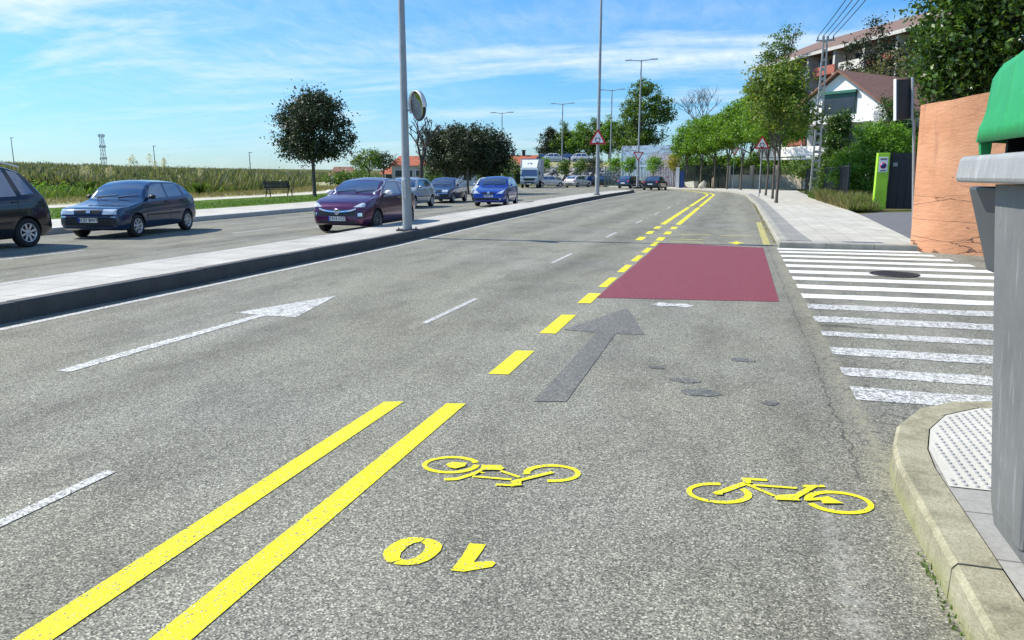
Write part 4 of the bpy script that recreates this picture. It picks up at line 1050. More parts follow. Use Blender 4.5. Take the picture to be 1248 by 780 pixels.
    def lines(s, quads, mode='side', mat=None, name='door_gap', w=.009):
        mb_all = []
        for (x0, z0, x1, z1) in quads:
            d = Vector((x1 - x0, z1 - z0)).normalized(); n = Vector((-d.y, d.x)) * w / 2
            s.patch(name, [(x0 - n.x, z0 - n.y), (x0 + n.x, z0 + n.y), (x1 + n.x, z1 + n.y), (x1 - n.x, z1 - n.y)], mode, mat or M_BLACK, 1, 10, .0025, .005, mirror=(mode == 'side'))
    def place(s, x, y, rz=0, z=0.0):
        s.root.location = (x, y, z); s.root.rotation_euler = (0, 0, rz); return s

def windscreen(c, y_bot, y_top, z_bot, z_top, w0, w1, mode='front', mat=None):
    c.patch('windscreen' if mode == 'front' else 'rear_window', [(-w0, z_bot), (w0, z_bot), (w1, z_top), (-w1, z_top)], mode, mat or M_GLASS, 14, 8, .004, .01)
def wipers(c, z, W):
    for x0, x1 in ((-.55, .02), (.05, .58)):
        h0 = c.hit((x0, -3, z), (0, 1, 0)); h1 = c.hit((x1, -3, z + .05), (0, 1, 0))
        if h0 and h1:
            mb = MB(); mb.tube([h0[0] + Vector((0, -.02, .01)), h1[0] + Vector((0, -.02, .02))], .009, 5); o = mb.build('wiper', M_BLACK, c.root); o.location = (0, -c.L / 2, 0)

# purple city car with pale roof line and mirrors
def purple_car():
    L = 3.70
    c = Car(dict(name='hatchback_car', label='purple small hatchback with white mirrors beside the nearest lamp post', cat='car', L=L, W=1.72, wf=.74, wr=3.05, rw=.31, rimr=.74, spokes=10, spoke_w=.10, tumble=.42,
        rimmat=pm('dark_alloy', (.18, .18, .19), .35, .6, var=.1), paint=paint('plum_paint', (.075, .006, .060), .5, .25), top=[(0, .48), (.02, .60), (.07, .72), (.16, .80), (.45, .90), (.80, .985), (.98, 1.03), (1.35, 1.26), (1.72, 1.42), (2.15, 1.475), (2.75, 1.44), (3.2, 1.33), (3.48, 1.12), (3.62, .92), (3.68, .75), (3.70, .5)],
        belt=[(0, .80), (1, .93), (2.5, .98), (3.7, 1.04)], group='cars driving on the far carriageway'))
    windscreen(c, 0, 0, 1.06, 1.375, .66, .535)
    c.patch('side_window', [(1.20, 1.01), (2.42, 1.02), (2.42, 1.35), (1.72, 1.33)], 'side', M_GLASS, 10, 6, mirror=True)
    c.patch('side_window', [(2.50, 1.03), (3.12, 1.07), (2.98, 1.24), (2.50, 1.34)], 'side', M_GLASS, 6, 5, mirror=True)
    c.patch('rear_window', [(-.52, 1.06), (.52, 1.06), (.46, 1.3), (-.46, 1.3)], 'rear', M_GLASS, 8, 5)
    # white arch line along the roof side
    for a, b in (((1.02, 1.02), (1.36, 1.22)), ((1.36, 1.22), (1.75, 1.385)), ((1.75, 1.385), (2.3, 1.405)), ((2.3, 1.405), (2.9, 1.36)), ((2.9, 1.36), (3.3, 1.19))):
        c.patch('roof_trim', [(a[0], a[1]), (b[0], b[1]), (b[0], b[1] - .035), (a[0] + .02, a[1] - .03)], 'side', M_SIGNW, 6, 1, .006, .01, mirror=True)
    for sg in (-1, 1):
        c.patch('headlight', [(sg * .46, .70), (sg * .74, .70), (sg * .75, .79), (sg * .66, .81)], 'front', M_LAMP, 8, 4, .008)
        c.patch('fog_lamp', [(sg * .60, .46), (sg * .70, .46), (sg * .70, .55), (sg * .60, .55)], 'front', M_CHROME, 3, 3, .008)
        c.patch('side_intake', [(sg * .56, .42), (sg * .76, .42), (sg * .76, .59), (sg * .58, .60)], 'front', M_GRILLE, 3, 3, .003)
    c.patch('grille', [(-.52, .46), (.52, .46), (.56, .63), (-.56, .63)], 'front', M_GRILLE, 10, 4, .003)
    for sg in (-1, 1):
        pts = [(0, .575), (.2, .585), (.4, .61), (.54, .655)]
        for (x0, z0), (x1, z1) in zip(pts, pts[1:]):
            c.patch('chrome_strip', [(sg * x0, z0 - .02), (sg * x1, z1 - .018), (sg * x1, z1 + .018), (sg * x0, z0 + .02)], 'front', M_CHROME, 3, 1, .012, .01)
    h = c.hit((0, -3, .58), (0, 1, 0)); mb = MB(); yb = h[0].y - .02
    mb.lathe([(yb, .075), (yb - .012, .075), (yb - .012, .060), (yb, .060)], 24, 'Y', (0, 0, .585)); mb.box((0, yb - .006, .585), (.12, .012, .018), mat=Matrix.Rotation(R(-12), 4, 'Y')); o = mb.build('badge', M_CHROME, c.root); o.location = (0, -L / 2, 0)
    c.patch('lower_grille', [(-.56, .27), (.56, .27), (.62, .345), (-.62, .345)], 'front', M_GRILLE, 8, 2, .003)
    c.patch('bonnet', [(-.60, .20), (.60, .20), (.66, .92), (-.66, .92)], 'top', c.S['paint'], 10, 10, .006, .006)
    c.plate(.395, '1818 KSZ'); c.mirrors(1.33, 1.03, M_SIGNW, 1.15); wipers(c, 1.075, 1)
    c.lines([(1.14, .38, 1.10, .96), (2.46, .40, 2.47, 1.0), (1.2, .33, 2.4, .33)])
    c.patch('door_handle', [(2.22, .90), (2.38, .90), (2.38, .93), (2.22, .93)], 'side', M_CHROME, 2, 1, .02, mirror=True)
    c.patch('sill_trim', [(1.1, .24), (2.7, .24), (2.7, .30), (1.1, .30)], 'side', M_BLACK, 8, 1, .008, mirror=True)
    return c

def hatch(label, paintm, L=3.85, W=1.64, H=1.42, hood=.88, belt0=.86, plate='4127 BWT', rw=.285, era='old', spokes=7, name='hatchback_car', group='cars driving on the far carriageway', five=True, steep=.95, text=True, sedan=False, rails=False, rear_only=False):
    wf, wr = L * .20, L * .835
    cowl = L * .285; ra = L * .44; rb = L * (.74 if five else .72)
    if sedan: top = [(0, .46), (.03, .60), (.09, .70), (.2, .75), (.9, hood - .02), (cowl, hood + .04), (ra, H - .06), (ra + .3, H), (L * .66, H - .03), (L * .80, 1.0), (L - .25, .97), (L - .08, .92), (L - .02, .75), (L, .5)]
    else: top = [(0, .44), (.02, .60), (.06, .71), (.2, .77), (.6, hood - .07), (cowl - .05, hood + .02), (cowl + .05, hood + .05), ((cowl + ra) / 2 + .05, (hood + H) / 2 + .06), (ra, H - .07), (ra + .35, H - .005), (rb, H - .02), (L * .86, H - .14), (L * steep, 1.0), (L - .05, .86), (L - .02, .7), (L, .5)]
    c = Car(dict(name=name, label=label, cat='car', L=L, W=W, wf=wf, wr=wr, rw=rw, spokes=spokes, spoke_w=.24, tumble=.34, paint=paintm, top=top, belt=[(0, belt0 - .14), (1, belt0), (L, belt0 + .08)], group=group,
        plan=[(0, .80), (.04, .88), (.12, .93), (.35, .975), (.8, 1.0), (L - .7, 1.0), (L - .25, .965), (L - .06, .92), (L, .84)]))
    if not rear_only:
        windscreen(c, 0, 0, hood + .09, H - .085, W * .40, W * .335)
        for sg in (-1, 1):
            if era == 'old': c.patch('headlight', [(sg * W * .22, .60), (sg * W * .43, .60), (sg * W * .43, .72), (sg * W * .23, .72)], 'front', M_LAMP, 8, 4, .008)
            else: c.patch('headlight', [(sg * W * .24, .63), (sg * W * .44, .64), (sg * W * .455, .82), (sg * W * .36, .74)], 'front', M_LAMP, 8, 5, .008)
        c.patch('grille', [(-W * .19, .61), (W * .19, .61), (W * .19, .70), (-W * .19, .70)], 'front', M_GRILLE, 8, 3, .006)
        c.patch('bumper', [(-W * .43, .33), (W * .43, .33), (W * .43, .50 if era == 'old' else .42), (-W * .43, .50 if era == 'old' else .42)], 'front', M_BLACK if era == 'old' else M_GRILLE, 12, 3, .015)
        if era == 'old': c.patch('badge', [(-.05, .63), (.05, .63), (.05, .69), (-.05, .69)], 'front', M_CHROME, 2, 2, .014); c.patch('bumper_strip', [(-W * .42, .53), (W * .42, .53), (W * .42, .55), (-W * .42, .55)], 'front', M_CHROME, 12, 1, .01)
        else: c.patch('badge', [(0, .60), (.06, .68), (0, .77), (-.06, .68)], 'front', M_CHROME, 2, 2, .014); c.patch('fog_lamp', [(W * .33, .36), (W * .39, .36), (W * .39, .42), (W * .33, .42)], 'front', M_CHROME, 2, 2, .02)
        c.plate(.46 if era == 'old' else .52, plate, text=text); wipers(c, hood + .10, W); c.mirrors(cowl + .32, hood + .08, paintm if era != 'old' else M_BLACK, .9)
    m_ = L * (.60)
    c.patch('side_window', [(cowl + .25, belt0 + .08), (m_ - .06, belt0 + .10), (m_ - .08, H - .10), (ra + .02, H - .11)], 'side', M_GLASS, 8, 6, mirror=True)
    c.patch('side_window', [(m_ + .02, belt0 + .10), (L * .80, belt0 + .12), (L * (.735 if sedan else .77), H - .12), (m_, H - .10)], 'side', M_GLASS, 8, 6, mirror=True)
    if not sedan: c.patch('side_window', [(L * .83, belt0 + .14), (L * .905, belt0 + .17), (L * .845, H - .20), (L * .795, H - .15)], 'side', M_GLASS, 4, 4, mirror=True)
    zr = (1.05, H - .10) if not sedan else (1.03, H - .10)
    c.patch('rear_window', [(-W * .38, zr[0]), (W * .38, zr[0]), (W * .33, zr[1]), (-W * .33, zr[1])], 'rear', M_GLASS, 10, 5)
    for sg in (-1, 1): c.patch('tail_light', [(sg * W * .32, .74), (sg * W * .43, .74), (sg * W * .43, .92), (sg * W * .33, .92)], 'rear', M_TAIL, 4, 4, .006)
    if rear_only or sedan: c.plate(.62, plate, front=False, text=text)
    c.patch('rear_bumper', [(-W * .43, .36), (W * .43, .36), (W * .43, .50), (-W * .43, .50)], 'rear', M_BLACK, 8, 2, .012)
    c.lines([(cowl + .12, .32, cowl + .10, belt0), (m_ - .02, .32, m_ - .02, belt0 + .06), (L * .79, .62, L * .80, belt0 + .08)])
    c.patch('side_rub_strip', [(wf + .42, .52), (wr - .40, .52), (wr - .40, .56), (wf + .42, .56)], 'side', M_BLACK, 10, 1, .012, mirror=True)
    for y in (m_ - .22, L * .76): c.patch('door_handle', [(y, belt0 - .02), (y + .14, belt0 - .02), (y + .14, belt0 + .01), (y, belt0 + .01)], 'side', M_BLACK, 2, 1, .018, mirror=True)
    if rails:
        for sg in (-1, 1):
            mb = MB(); x = sg * W * .33; mb.tube([(x, ra + .1, H - .03), (x, ra + .25, H + .05), (x, rb, H + .045), (x, L * .88, H - .08)], .018, 8); o = mb.build('roof_rail', M_CHROME, c.root); o.location = (0, -L / 2, 0)
    return c

def put(c, x, y, deg=0): c.place(x, y, R(deg)); return c
purple_car().place(-10.3, 19.6, R(2))
put(hatch('blue-topped dark old hatchback with a white plate next to the reed field', paint('navy_blue_paint', (.006, .030, .085), .3, .22), plate='4127 BWT'), -15.5, 16.25, 12)
# dark people carrier, only its tail is in view
van = hatch('almost black people carrier cut off by the left edge of the photo', paint('black_paint', (.012, .013, .02), .3, .2), L=4.4, W=1.78, H=1.80, hood=.98, belt0=.98, rw=.315, era='new', spokes=8, steep=.975, name='people_carrier', rails=True, plate='9035 CFH')
put(van, -15.5, 10.9, 3)
put(hatch('silver hatchback half hidden behind the nearest lamp post', paint('silver_paint', (.42, .45, .48), .5, .3), L=3.8, W=1.65, H=1.43, era='new', plate='2290 DPK'), -15.35, 33.4, 3)
put(hatch('dark blue old saloon with glare on its windscreen by the dark trees', paint('dusk_blue_paint', (.02, .04, .10), .3, .3), L=4.35, W=1.68, H=1.40, era='old', plate='7731 BLM', sedan=True), -16.2, 40.5, 6)
put(hatch('bright blue hatchback in the middle of the far carriageway', paint('bright_blue_paint', (.010, .04, .30), .35, .2), L=3.8, W=1.66, H=1.48, hood=.95, belt0=.92, rw=.30, era='new', plate='5504 FJT', steep=.965), -11.9, 36.8, 5)
put(hatch('white car tucked behind the bright blue hatchback', paint('white_car_paint', (.6, .61, .62), .0, .3), L=3.9, W=1.68, H=1.42, era='new', plate='6618 GHC'), -14.5, 43.6, 6)
PG = 'cars parked by the roundabout'
def far_car(px, D, label, paintm, deg, rear=True, **k):
    c = hatch(label, paintm, group=PG, text=False, rear_only=rear, era='new', **k); p = at(px, D); c.place(p.x, p.y, R(deg)); return c
far_car(671, 99, 'white and grey hatchback parked right behind the truck', paint('white_car_paint', (.6, .61, .62), 0, .3), 118, rear=True, L=3.9, W=1.7, H=1.45)
far_car(705, 96, 'white estate car parked under the boulder bank', paint('white_car_paint', (.6, .61, .62), 0, .3), 160, L=4.2, W=1.72, H=1.46)
far_car(741, 99, 'dark car parked behind the sign-bearing lamp post', paint('black_paint', (.012, .013, .02), .3, .2), 95, L=4.0, W=1.7, H=1.45)
far_car(728, 103, 'blue car peeping out left of the sign-bearing lamp post', paint('bright_blue_paint', (.010, .04, .30), .35, .2), 120, L=3.8, W=1.66, H=1.45)
far_car(770, 88, 'dark blue car beside the last lamp post of the median', paint('navy_blue_paint', (.006, .030, .085), .3, .22), 160, L=4.0, W=1.7, H=1.45)
far_car(800, 78, 'black saloon leaving along the road below the mural', paint('black_paint', (.012, .013, .02), .3, .2), 172, L=4.4, W=1.74, H=1.44, sedan=True)

# box truck
p = at(645, 88); t = thing('box_truck', 'white box truck with a pale blue cab front coming from the roundabout', 'truck', (p.x, p.y, 0), R(10))
M_TW = pm('truck_white', (.68, .70, .71), .45, var=.06, scale=1.2); M_TB = pm('cab_pale_blue', (.42, .52, .56), .4, var=.06)
mb = MB(); mb.box((0, 4.6, 2.15), (2.4, 5.2, 2.55)); mb.build('cargo_box', M_TW, t, bevel=.03)
mb = MB()
for k in range(12): mb.box((-1.206, 2.3 + k * .42, 2.15), (.012, .03, 2.4)); mb.box((1.206, 2.3 + k * .42, 2.15), (.012, .03, 2.4))
mb.box((0, 1.995, 3.40), (2.42, .012, .06)); mb.build('box_trim', pm('truck_trim', (.35, .36, .37), .5, .2), t)
pr = [(0, .55), (-.03, 1.25), (.05, 1.35), (.32, 2.15), (.42, 2.32), (1.75, 2.38), (1.75, .55)]
mb = MB(); n = len(pr); vs = [(x, y, z) for x in (-1.02, 1.02) for y, z in pr]; mb.add(vs, [tuple(range(n)), tuple(range(2 * n - 1, n - 1, -1))] + [(i, (i + 1) % n, n + (i + 1) % n, n + i) for i in range(n)]); cab = mb.build('cab', M_TB, t, bevel=.04)
mb = MB(); mb.add([(-.92, .035, 1.40), (.92, .035, 1.40), (.84, .29, 2.14), (-.84, .29, 2.14), (-.92, .055, 1.40), (.92, .055, 1.40), (.84, .31, 2.14), (-.84, .31, 2.14)], [(0, 1, 2, 3), (0, 4, 5, 1), (1, 5, 6, 2), (2, 6, 7, 3), (3, 7, 4, 0)]); mb.build('windscreen', M_GLASS, t)
mb = MB(); vs = [(-.85, .45, 2.36), (.85, .45, 2.36), (1.0, 1.6, 2.38), (-1.0, 1.6, 2.38), (-.95, 1.55, 3.30), (.95, 1.55, 3.30), (1.0, 1.75, 3.30), (-1.0, 1.75, 3.30), (1.0, 1.75, 2.38), (-1.0, 1.75, 2.38)]
mb.add(vs, [(0, 1, 5, 4), (1, 2, 8, 6, 5), (0, 4, 7, 9, 3), (4, 5, 6, 7), (6, 8, 9, 7)]); wd = mb.build('wind_deflector', M_TW, t)
for sx in (-1, 1):
    mb = MB(); mb.box((sx * 1.024, .95, 1.72), (.01, .85, .62)); mb.build('side_window', M_GLASS, t)
    mb = MB(); mb.box((sx * 1.22, .12, 1.75), (.16, .10, .42)); mb.tube([(sx * 1.0, .25, 2.1), (sx * 1.22, .12, 2.05)], .02, 6); mb.build('wing_mirror', M_BLACK, t)
    mb = MB(); mb.box((sx * .74, -.05, .80), (.38, .05, .22)); mb.build('headlight', M_LAMP, t, bevel=.02)
    for yy, ww in ((1.0, .24), (5.6, .46)):
        mb = MB(); mb.lathe([(-ww / 2, .0001), (-ww / 2, .40), (-ww / 2 + .04, .43), (ww / 2 - .04, .43), (ww / 2, .40), (ww / 2, .26), (ww / 2 - .04, .0001)], 24, 'X', (sx * (.98 - ww / 2 + .02), yy, .43)); wh = mb.build('wheel', M_TYRE, t)
        mb = MB(); mb.lathe([(0, .0001), (.02, .10), (0, .24), (-.01, .26)], 20, 'X', (sx * .99, yy, .43)); mb.build('rim', M_RIM, wh)
mb = MB(); mb.box((0, -.02, .62), (2.06, .12, .34)); mb.build('bumper', pm('bumper_grey', (.25, .27, .28), .6), t, bevel=.02)
mb = MB(); mb.box((0, -.045, 1.02), (1.3, .03, .24)); mb.box((0, -.075, .62), (1.1, .02, .16)); mb.build('grille', M_GRILLE, t)
mb = MB(); mb.box((0, -.09, .50), (.5, .012, .11)); mb.build('number_plate', M_PLATE, t)
mb = MB(); mb.box((0, 3.8, .72), (.9, 7.0, .26)); mb.build('chassis', M_BLACK, t)
mb = text_mb('ATR', .34, Matrix.Translation((0, .985, 2.84)) @ Matrix.Rotation(R(40.5), 4, 'X')); o = mb.build('deflector_text', M_SHUT, t)
#==PART5==
# ------------------------------------------------------------------ trees along the far left pavement
def T(px, D, z=0.0): p = at(px, D, z); return (p.x, p.y, p.z)
tree('evergreen_oak', 'dark rounded evergreen tree standing alone beside the bench', 'tree', T(381, 47.5, .15), 2.7, [((0, 0, 4.3), (2.2, 2.1, 1.9)), ((-.9, .2, 4.9), (1.6, 1.5, 1.3)), ((.9, -.2, 4.9), (1.5, 1.5, 1.3)), ((-.9, 0, 3.6), (1.4, 1.4, 1.0)), ((1.2, 0, 3.0), (1.25, 1.2, .8)), ((-.4, 0, 2.9), (1.6, 1.5, .7)), ((.3, 0, 5.8), (1.3, 1.2, .7)), ((2.4, 0, 3.6), (.7, .7, .6))], L_OAK, .17, 260, 22000, .30, .13, seed=4)
OG = 'dark evergreen trees in the clump behind the far carriageway'
for i, (px, D, zc, rx, rz, lab) in enumerate(((542, 62, 3.75, 1.85, 1.75, 'leftmost dark clipped evergreen of the clump, right of the bare pruned tree'), (570, 60, 3.75, 1.8, 1.8, 'middle dark clipped evergreen of the clump above the blue saloon'),
    (594, 63, 3.55, 1.75, 1.8, 'right-hand dark clipped evergreen of the clump, above the bright blue hatchback'), (556, 72, 3.7, 2.1, 2.0, 'dark evergreen at the back of the clump'))):
    s_ = random.Random(i)
    tree('evergreen_oak', lab, 'tree', T(px, D, .1), 2.3, [((0, 0, zc), (rx * 1.1, rx, rz)), ((-.8, 0, zc + .4), (rx * .6, rx * .7, rz * .6)), ((.9, 0, zc + .2), (rx * .65, rx * .7, rz * .6)), ((.4, .3, zc - 1.3), (rx * .95, rx * .8, rz * .6)), ((-.6, .1, zc - 1.2), (rx * .8, rx * .8, rz * .6))], L_OAK, .19, 190, 14000, .30, .11, OG, seed=20 + i)
def bare_tree(label, base, H, spread, r0, seed, knob=True, levels=4, name='bare_tree'):
    rr = random.Random(seed); t = thing(name, label, 'tree', base)
    mb = MB(); mb.tube([(0, 0, -.1), (0, 0, H * .2), (.05, 0, H * .42)], [r0 * 1.2, r0, r0 * .8], 9); mb.build('trunk', M_BARKD, t)
    mb = MB()
    def grow(p, d, L, r, lv):
        e = p + d * L; m = p + d * L * .5 + Vector((rr.uniform(-1, 1), rr.uniform(-1, 1), 0)) * L * .08
        mb.tube([p, m, e], [r, r * .8, r * (1.0 if knob and lv == 0 else .6)], 6)
        if lv == 0:
            if knob:
                for _ in range(5): mb.tube([e, e + Vector((rr.uniform(-1, 1), rr.uniform(-1, 1), rr.uniform(.2, 1))).normalized() * .3], [r * .5, .008], 4)
            return
        for _ in range(3 if lv > 1 else 2):
            nd = (d + Vector((rr.uniform(-1, 1), rr.uniform(-1, 1), rr.uniform(-.1, .5))) * spread).normalized(); grow(e, nd, L * rr.uniform(.6, .85), r * .62, lv - 1)
    for _ in range(4):
        d = Vector((rr.uniform(-1, 1), rr.uniform(-1, 1), 1.6)).normalized(); grow(Vector((.05, 0, H * .40)), d, H * .22, r0 * .62, levels - 2)
    mb.build('branches', M_BARKD, t); return t
bare_tree('leafless pruned tree with knobbly branch ends just right of the nearest lamp post', T(513, 56, .1), 6.0, .7, .17, 5)
bare_tree('distant leafless tree poking above the pavement trees', T(850, 118, 3), 11.5, .9, .16, 8, knob=False, levels=6)
tree('round_tree', 'small round green tree right of the lone evergreen, far behind', 'tree', T(449, 120, .3), 2.0, [((0, 0, 3.6), (2.6, 2.4, 1.7)), ((-1.8, 0, 3.0), (1.5, 1.5, 1.3)), ((.5, 0, 4.2), (1.6, 1.6, 1.1))], L_MID, .3, 110, 2600, .34, .15, seed=31)
tree('round_tree', 'dark bushy tree touching the round green tree on its right', 'tree', T(467, 122, .3), 1.6, [((0, 0, 3.3), (1.9, 1.8, 1.5))], L_OAK, .3, 60, 1500, .32, .13, seed=32)
for i, (px, D, zc, rx, lab) in enumerate(((612, 100, 1.9, 1.6, 'leafy green shrub left of the box truck'), (622, 112, 2.2, 2.0, 'green bush beyond the box truck'), (596, 105, 1.6, 1.8, 'green bush behind the dark clump of trees'), (436, 95, 1.2, 2.2, 'low bush left of the round green tree'), (410, 90, 1.1, 1.8, 'low bush under the lone evergreen'), (530, 92, 1.7, 1.7, 'bush beyond the bare pruned tree'))):
    tree('shrub', lab, 'shrub', T(px, D, 0), .6, [((0, 0, zc), (rx, rx, zc * .75))], L_MID, .26, 60, 1500, .3, .07, seed=40 + i, ntips=4)

# ------------------------------------------------------------------ bench
bp = T(336, 46.0, .23)
t = thing('park_bench', 'dark metal park bench left of the lone evergreen tree', 'bench', bp, R(62))
M_BEN = pm('bench_iron', (.03, .03, .032), .5, .3)
mb = MB()
for k in range(6): mb.box((0, -.02 - k * .085, .45), (1.75, .065, .03))
mb.build('seat', M_BEN, t)
mb = MB()
for k in range(5): mb.box((0, .06 + k * .03, .55 + k * .085), (1.75, .03, .07), mat=Matrix.Rotation(R(-18), 4, 'X'))
mb.build('backrest', M_BEN, t)
for s in (-1, 1):
    mb = MB(); mb.bar((s * .72, -.42, .02), (s * .72, -.38, .44), .05, .05); mb.build('leg', M_BEN, t)
    mb = MB(); mb.bar((s * .72, .16, .02), (s * .72, 0, .44), .05, .05); mb.bar((s * .72, .0, .44), (s * .72, .22, .98), .05, .05); mb.build('leg', M_BEN, t)
    mb = MB(); mb.bar((s * .80, -.45, .66), (s * .80, .10, .66), .05, .03); mb.bar((s * .80, -.42, .44), (s * .80, -.42, .66), .04, .04); mb.build('armrest', M_BEN, t)

# ------------------------------------------------------------------ reed field, scrub, pampas
def field(name, mat, n, d0, d1, h0, h1, w0, pxa, pxb, seed, pw=1.0, lean=.25):
    r = np.random.default_rng(seed); px = r.uniform(pxa, pxb, n); D = d0 + (d1 - d0) * r.uniform(0, 1, n) ** pw
    lat = (px - 624) / FPX / (CP + .19 * SP) * D; X = lat * CY - D * SY; Y = lat * SY + D * CY
    lk = np.interp(Y, [p[1] for p in LK], [p[0] for p in LK]); ok = (X < lk - 16.8 + r.normal(0, .5, n)); X, Y, D = X[ok], Y[ok], D[ok]; n = len(X)
    Z = np.array([ground_h(a, b) for a, b in zip(X, Y)]) - .05
    patchy = .72 + .5 * (np.sin(X * .31 + np.sin(Y * .17) * 2) * np.sin(Y * .23 + 1.3) * .5 + .5)
    H = r.uniform(h0, h1, n) * patchy; W = w0 * (D / d0) ** .85 * r.uniform(.6, 1.4, n)
    a = r.uniform(0, PI, n); lx, ly = r.normal(0, lean, n) * H, r.normal(0, lean, n) * H
    V = np.empty((n, 4, 3)); cx, cy = np.cos(a) * W / 2, np.sin(a) * W / 2
    V[:, 0] = np.stack([X - cx, Y - cy, Z], 1); V[:, 1] = np.stack([X + cx, Y + cy, Z], 1)
    V[:, 2] = np.stack([X + lx + cx * .25, Y + ly + cy * .25, Z + H], 1); V[:, 3] = np.stack([X + lx - cx * .6, Y + ly - cy * .6, Z + H * .86], 1)
    o = fast_quads(name, V, mat); o['kind'] = 'stuff'; return o
field('reed_field', L_REED, 125000, 46, 230, .8, 1.8, .04, -260, 520, 1, 1.3, .3)
field('reed_field', L_REEDG, 55000, 34, 60, .3, 1.0, .03, -260, 520, 2, 1.0, .35)
field('reed_field', L_REEDG, 36000, 60, 200, .7, 1.6, .06, -260, 520, 3, 1.2)
def scrub(name, mat, n, d0, d1, size, hmax, pxa, pxb, seed):
    r = np.random.default_rng(seed); k = n // 60; px = r.uniform(pxa, pxb, k); D = d0 + (d1 - d0) * r.uniform(0, 1, k) ** 1.3
    P = []
    for q, d in zip(px, D):
        p = at(q, d)
        if p.x > lerp_poly(LK, max(-12, min(118, p.y))) - 17.8: continue
        s = (d / 50) ** .5; h = r.uniform(.5, 1) * hmax
        g = ground_h(p.x, p.y); c = r.normal(size=(60, 3)) * np.array([.7 * s, .7 * s, h * .28]); c[:, 2] = np.abs(c[:, 2] + h * .45)
        P.append(c + np.array([p.x, p.y, g]))
    P = np.concatenate(P); o = leaf_mesh(name, P, size, mat, up=.2, aspect=.4); o['kind'] = 'stuff'
scrub('scrub', L_MID, 60000, 46, 150, .15, 1.4, -30, 500, 5)
scrub('scrub', L_BUSH, 16000, 38, 62, .16, 1.15, -10, 260, 6)
scrub('scrub', L_REED, 190000, 50, 230, .17, 1.9, -200, 500, 7)
# lawn blades and dry verge
def band(name, mat, n, o0, o1, h, w, y0, y1, z, seed):
    r = np.random.default_rng(seed); Y = r.uniform(y0, y1, n); X = np.interp(Y, [p[1] for p in LK], [p[0] for p in LK]) + r.uniform(o1, o0, n)
    H = r.uniform(.4, 1, n) * h; a = r.uniform(0, PI, n); cx, cy = np.cos(a) * w / 2, np.sin(a) * w / 2; lx, ly = r.normal(0, .4, n) * H, r.normal(0, .4, n) * H; Z = np.full(n, z)
    V = np.stack([np.stack([X - cx, Y - cy, Z], 1), np.stack([X + cx, Y + cy, Z], 1), np.stack([X + lx, Y + ly, Z + H], 1), np.stack([X + lx * .7 - cx, Y + ly * .7 - cy, Z + H * .7], 1)], 1)
    o = fast_quads(name, V, mat); o['kind'] = 'stuff'
band('grass', L_LAWN, 26000, -3.8, -9.2, .09, .03, 12, 62, .17, 11)
band('dry_grass', L_DRY, 16000, -11.8, -17.2, .28, .03, 12, 75, .22, 12)
PGp = 'pampas grass plumes in the reed field'
for i, (px, D, np_, h, lab) in enumerate(((101, 44, 2, 1.75, 'pair of pale pampas plumes left of the blue-topped hatchback'), (133, 45, 2, 1.5, 'slanting pampas plumes just above the bonnet of the blue-topped hatchback'), (170, 46, 5, 2.25, 'fullest clump of pampas plumes, above the hatchback roof'), (201, 47, 2, 2.1, 'two pampas plumes above the hatchback tail'), (241, 49, 1, 1.75, 'single pampas plume farthest right in the field'))):
    r2 = random.Random(60 + i); p = T(px, D); g = ground_h(p[0], p[1])
    t = thing('pampas_grass', lab, 'plant', (p[0], p[1], g), 0, PGp)
    k = 260; rg = np.random.default_rng(i); a = rg.uniform(0, 2 * PI, k); L = rg.uniform(.5, 1.25, k); V = np.empty((k, 4, 3))
    for j in range(k):
        d = np.array([math.cos(a[j]), math.sin(a[j]), 0]); s_ = np.array([-math.sin(a[j]), math.cos(a[j]), 0]) * .02; o_ = L[j] * rg.uniform(.2, .9)
        V[j, 0] = d * .05 - s_; V[j, 1] = d * .05 + s_; V[j, 2] = d * o_ * .6 + np.array([0, 0, L[j] * .95]); V[j, 3] = d * o_ * .4 + np.array([0, 0, L[j] * .8])
    fast_quads('leaves', V, L_REEDG, t)
    for q in range(np_):
        x0 = r2.uniform(-.22, .22) * np_ * .6; y0 = r2.uniform(-.2, .2); hh = h * r2.uniform(.82, 1.05); top = Vector((x0 * 1.5, y0, hh))
        mb = MB(); mb.tube([(x0 * .3, y0 * .3, 0), top], [.012, .008], 5); st = mb.build('plume_stem', L_DRY, t)
        n = 260; f = rg.uniform(0, 1, n); rad = .085 * np.sin(f * PI) ** .7 + .012
        P = np.stack([top.x + rg.normal(size=n) * rad, top.y + rg.normal(size=n) * rad, top.z - .1 + f * .55], 1)
        leaf_mesh('plume', P, .07, L_PLUME, st, up=2, aspect=.35)
# lattice mast and small lamps far over the field
p = T(126, 300, 1.5); t = thing('lattice_mast', 'thin lattice telecom mast far over the field', 'mast', p)
mb = MB()
for a in (-1, 1):
    for b in (-1, 1): mb.tube([(a * .75, b * .75, 0), (a * .45, b * .45, 16)], .09, 5)
for k in range(10):
    z = k * 1.6; s0 = .75 - .3 * z / 16; s1 = .75 - .3 * (z + 1.6) / 16; e = 1 if k % 2 else -1
    for q in (-1, 1):
        mb.tube([(-e * s0, q * s0, z), (e * s1, q * s1, z + 1.6)], .07, 4); mb.tube([(q * s0, -e * s0, z), (q * s1, e * s1, z + 1.6)], .07, 4)
        mb.tube([(-s0, q * s0, z), (s0, q * s0, z)], .07, 4)
mb.build('lattice', pm('mast_grey', (.22, .23, .25), .6, .2), t)
for z in (6.5, 11, 15.2):
    mb = MB()
    for a in range(4): mb.box((1.1 * math.cos(a * PI / 2 + .4), 1.1 * math.sin(a * PI / 2 + .4), z), (.3, .3, .9))
    mb.box((0, 0, z - .3), (2.0, .12, .12)); mb.box((0, 0, z - .3), (.12, 2.0, .12)); mb.build('antenna', pm('antenna_white', (.6, .6, .6), .6), t)
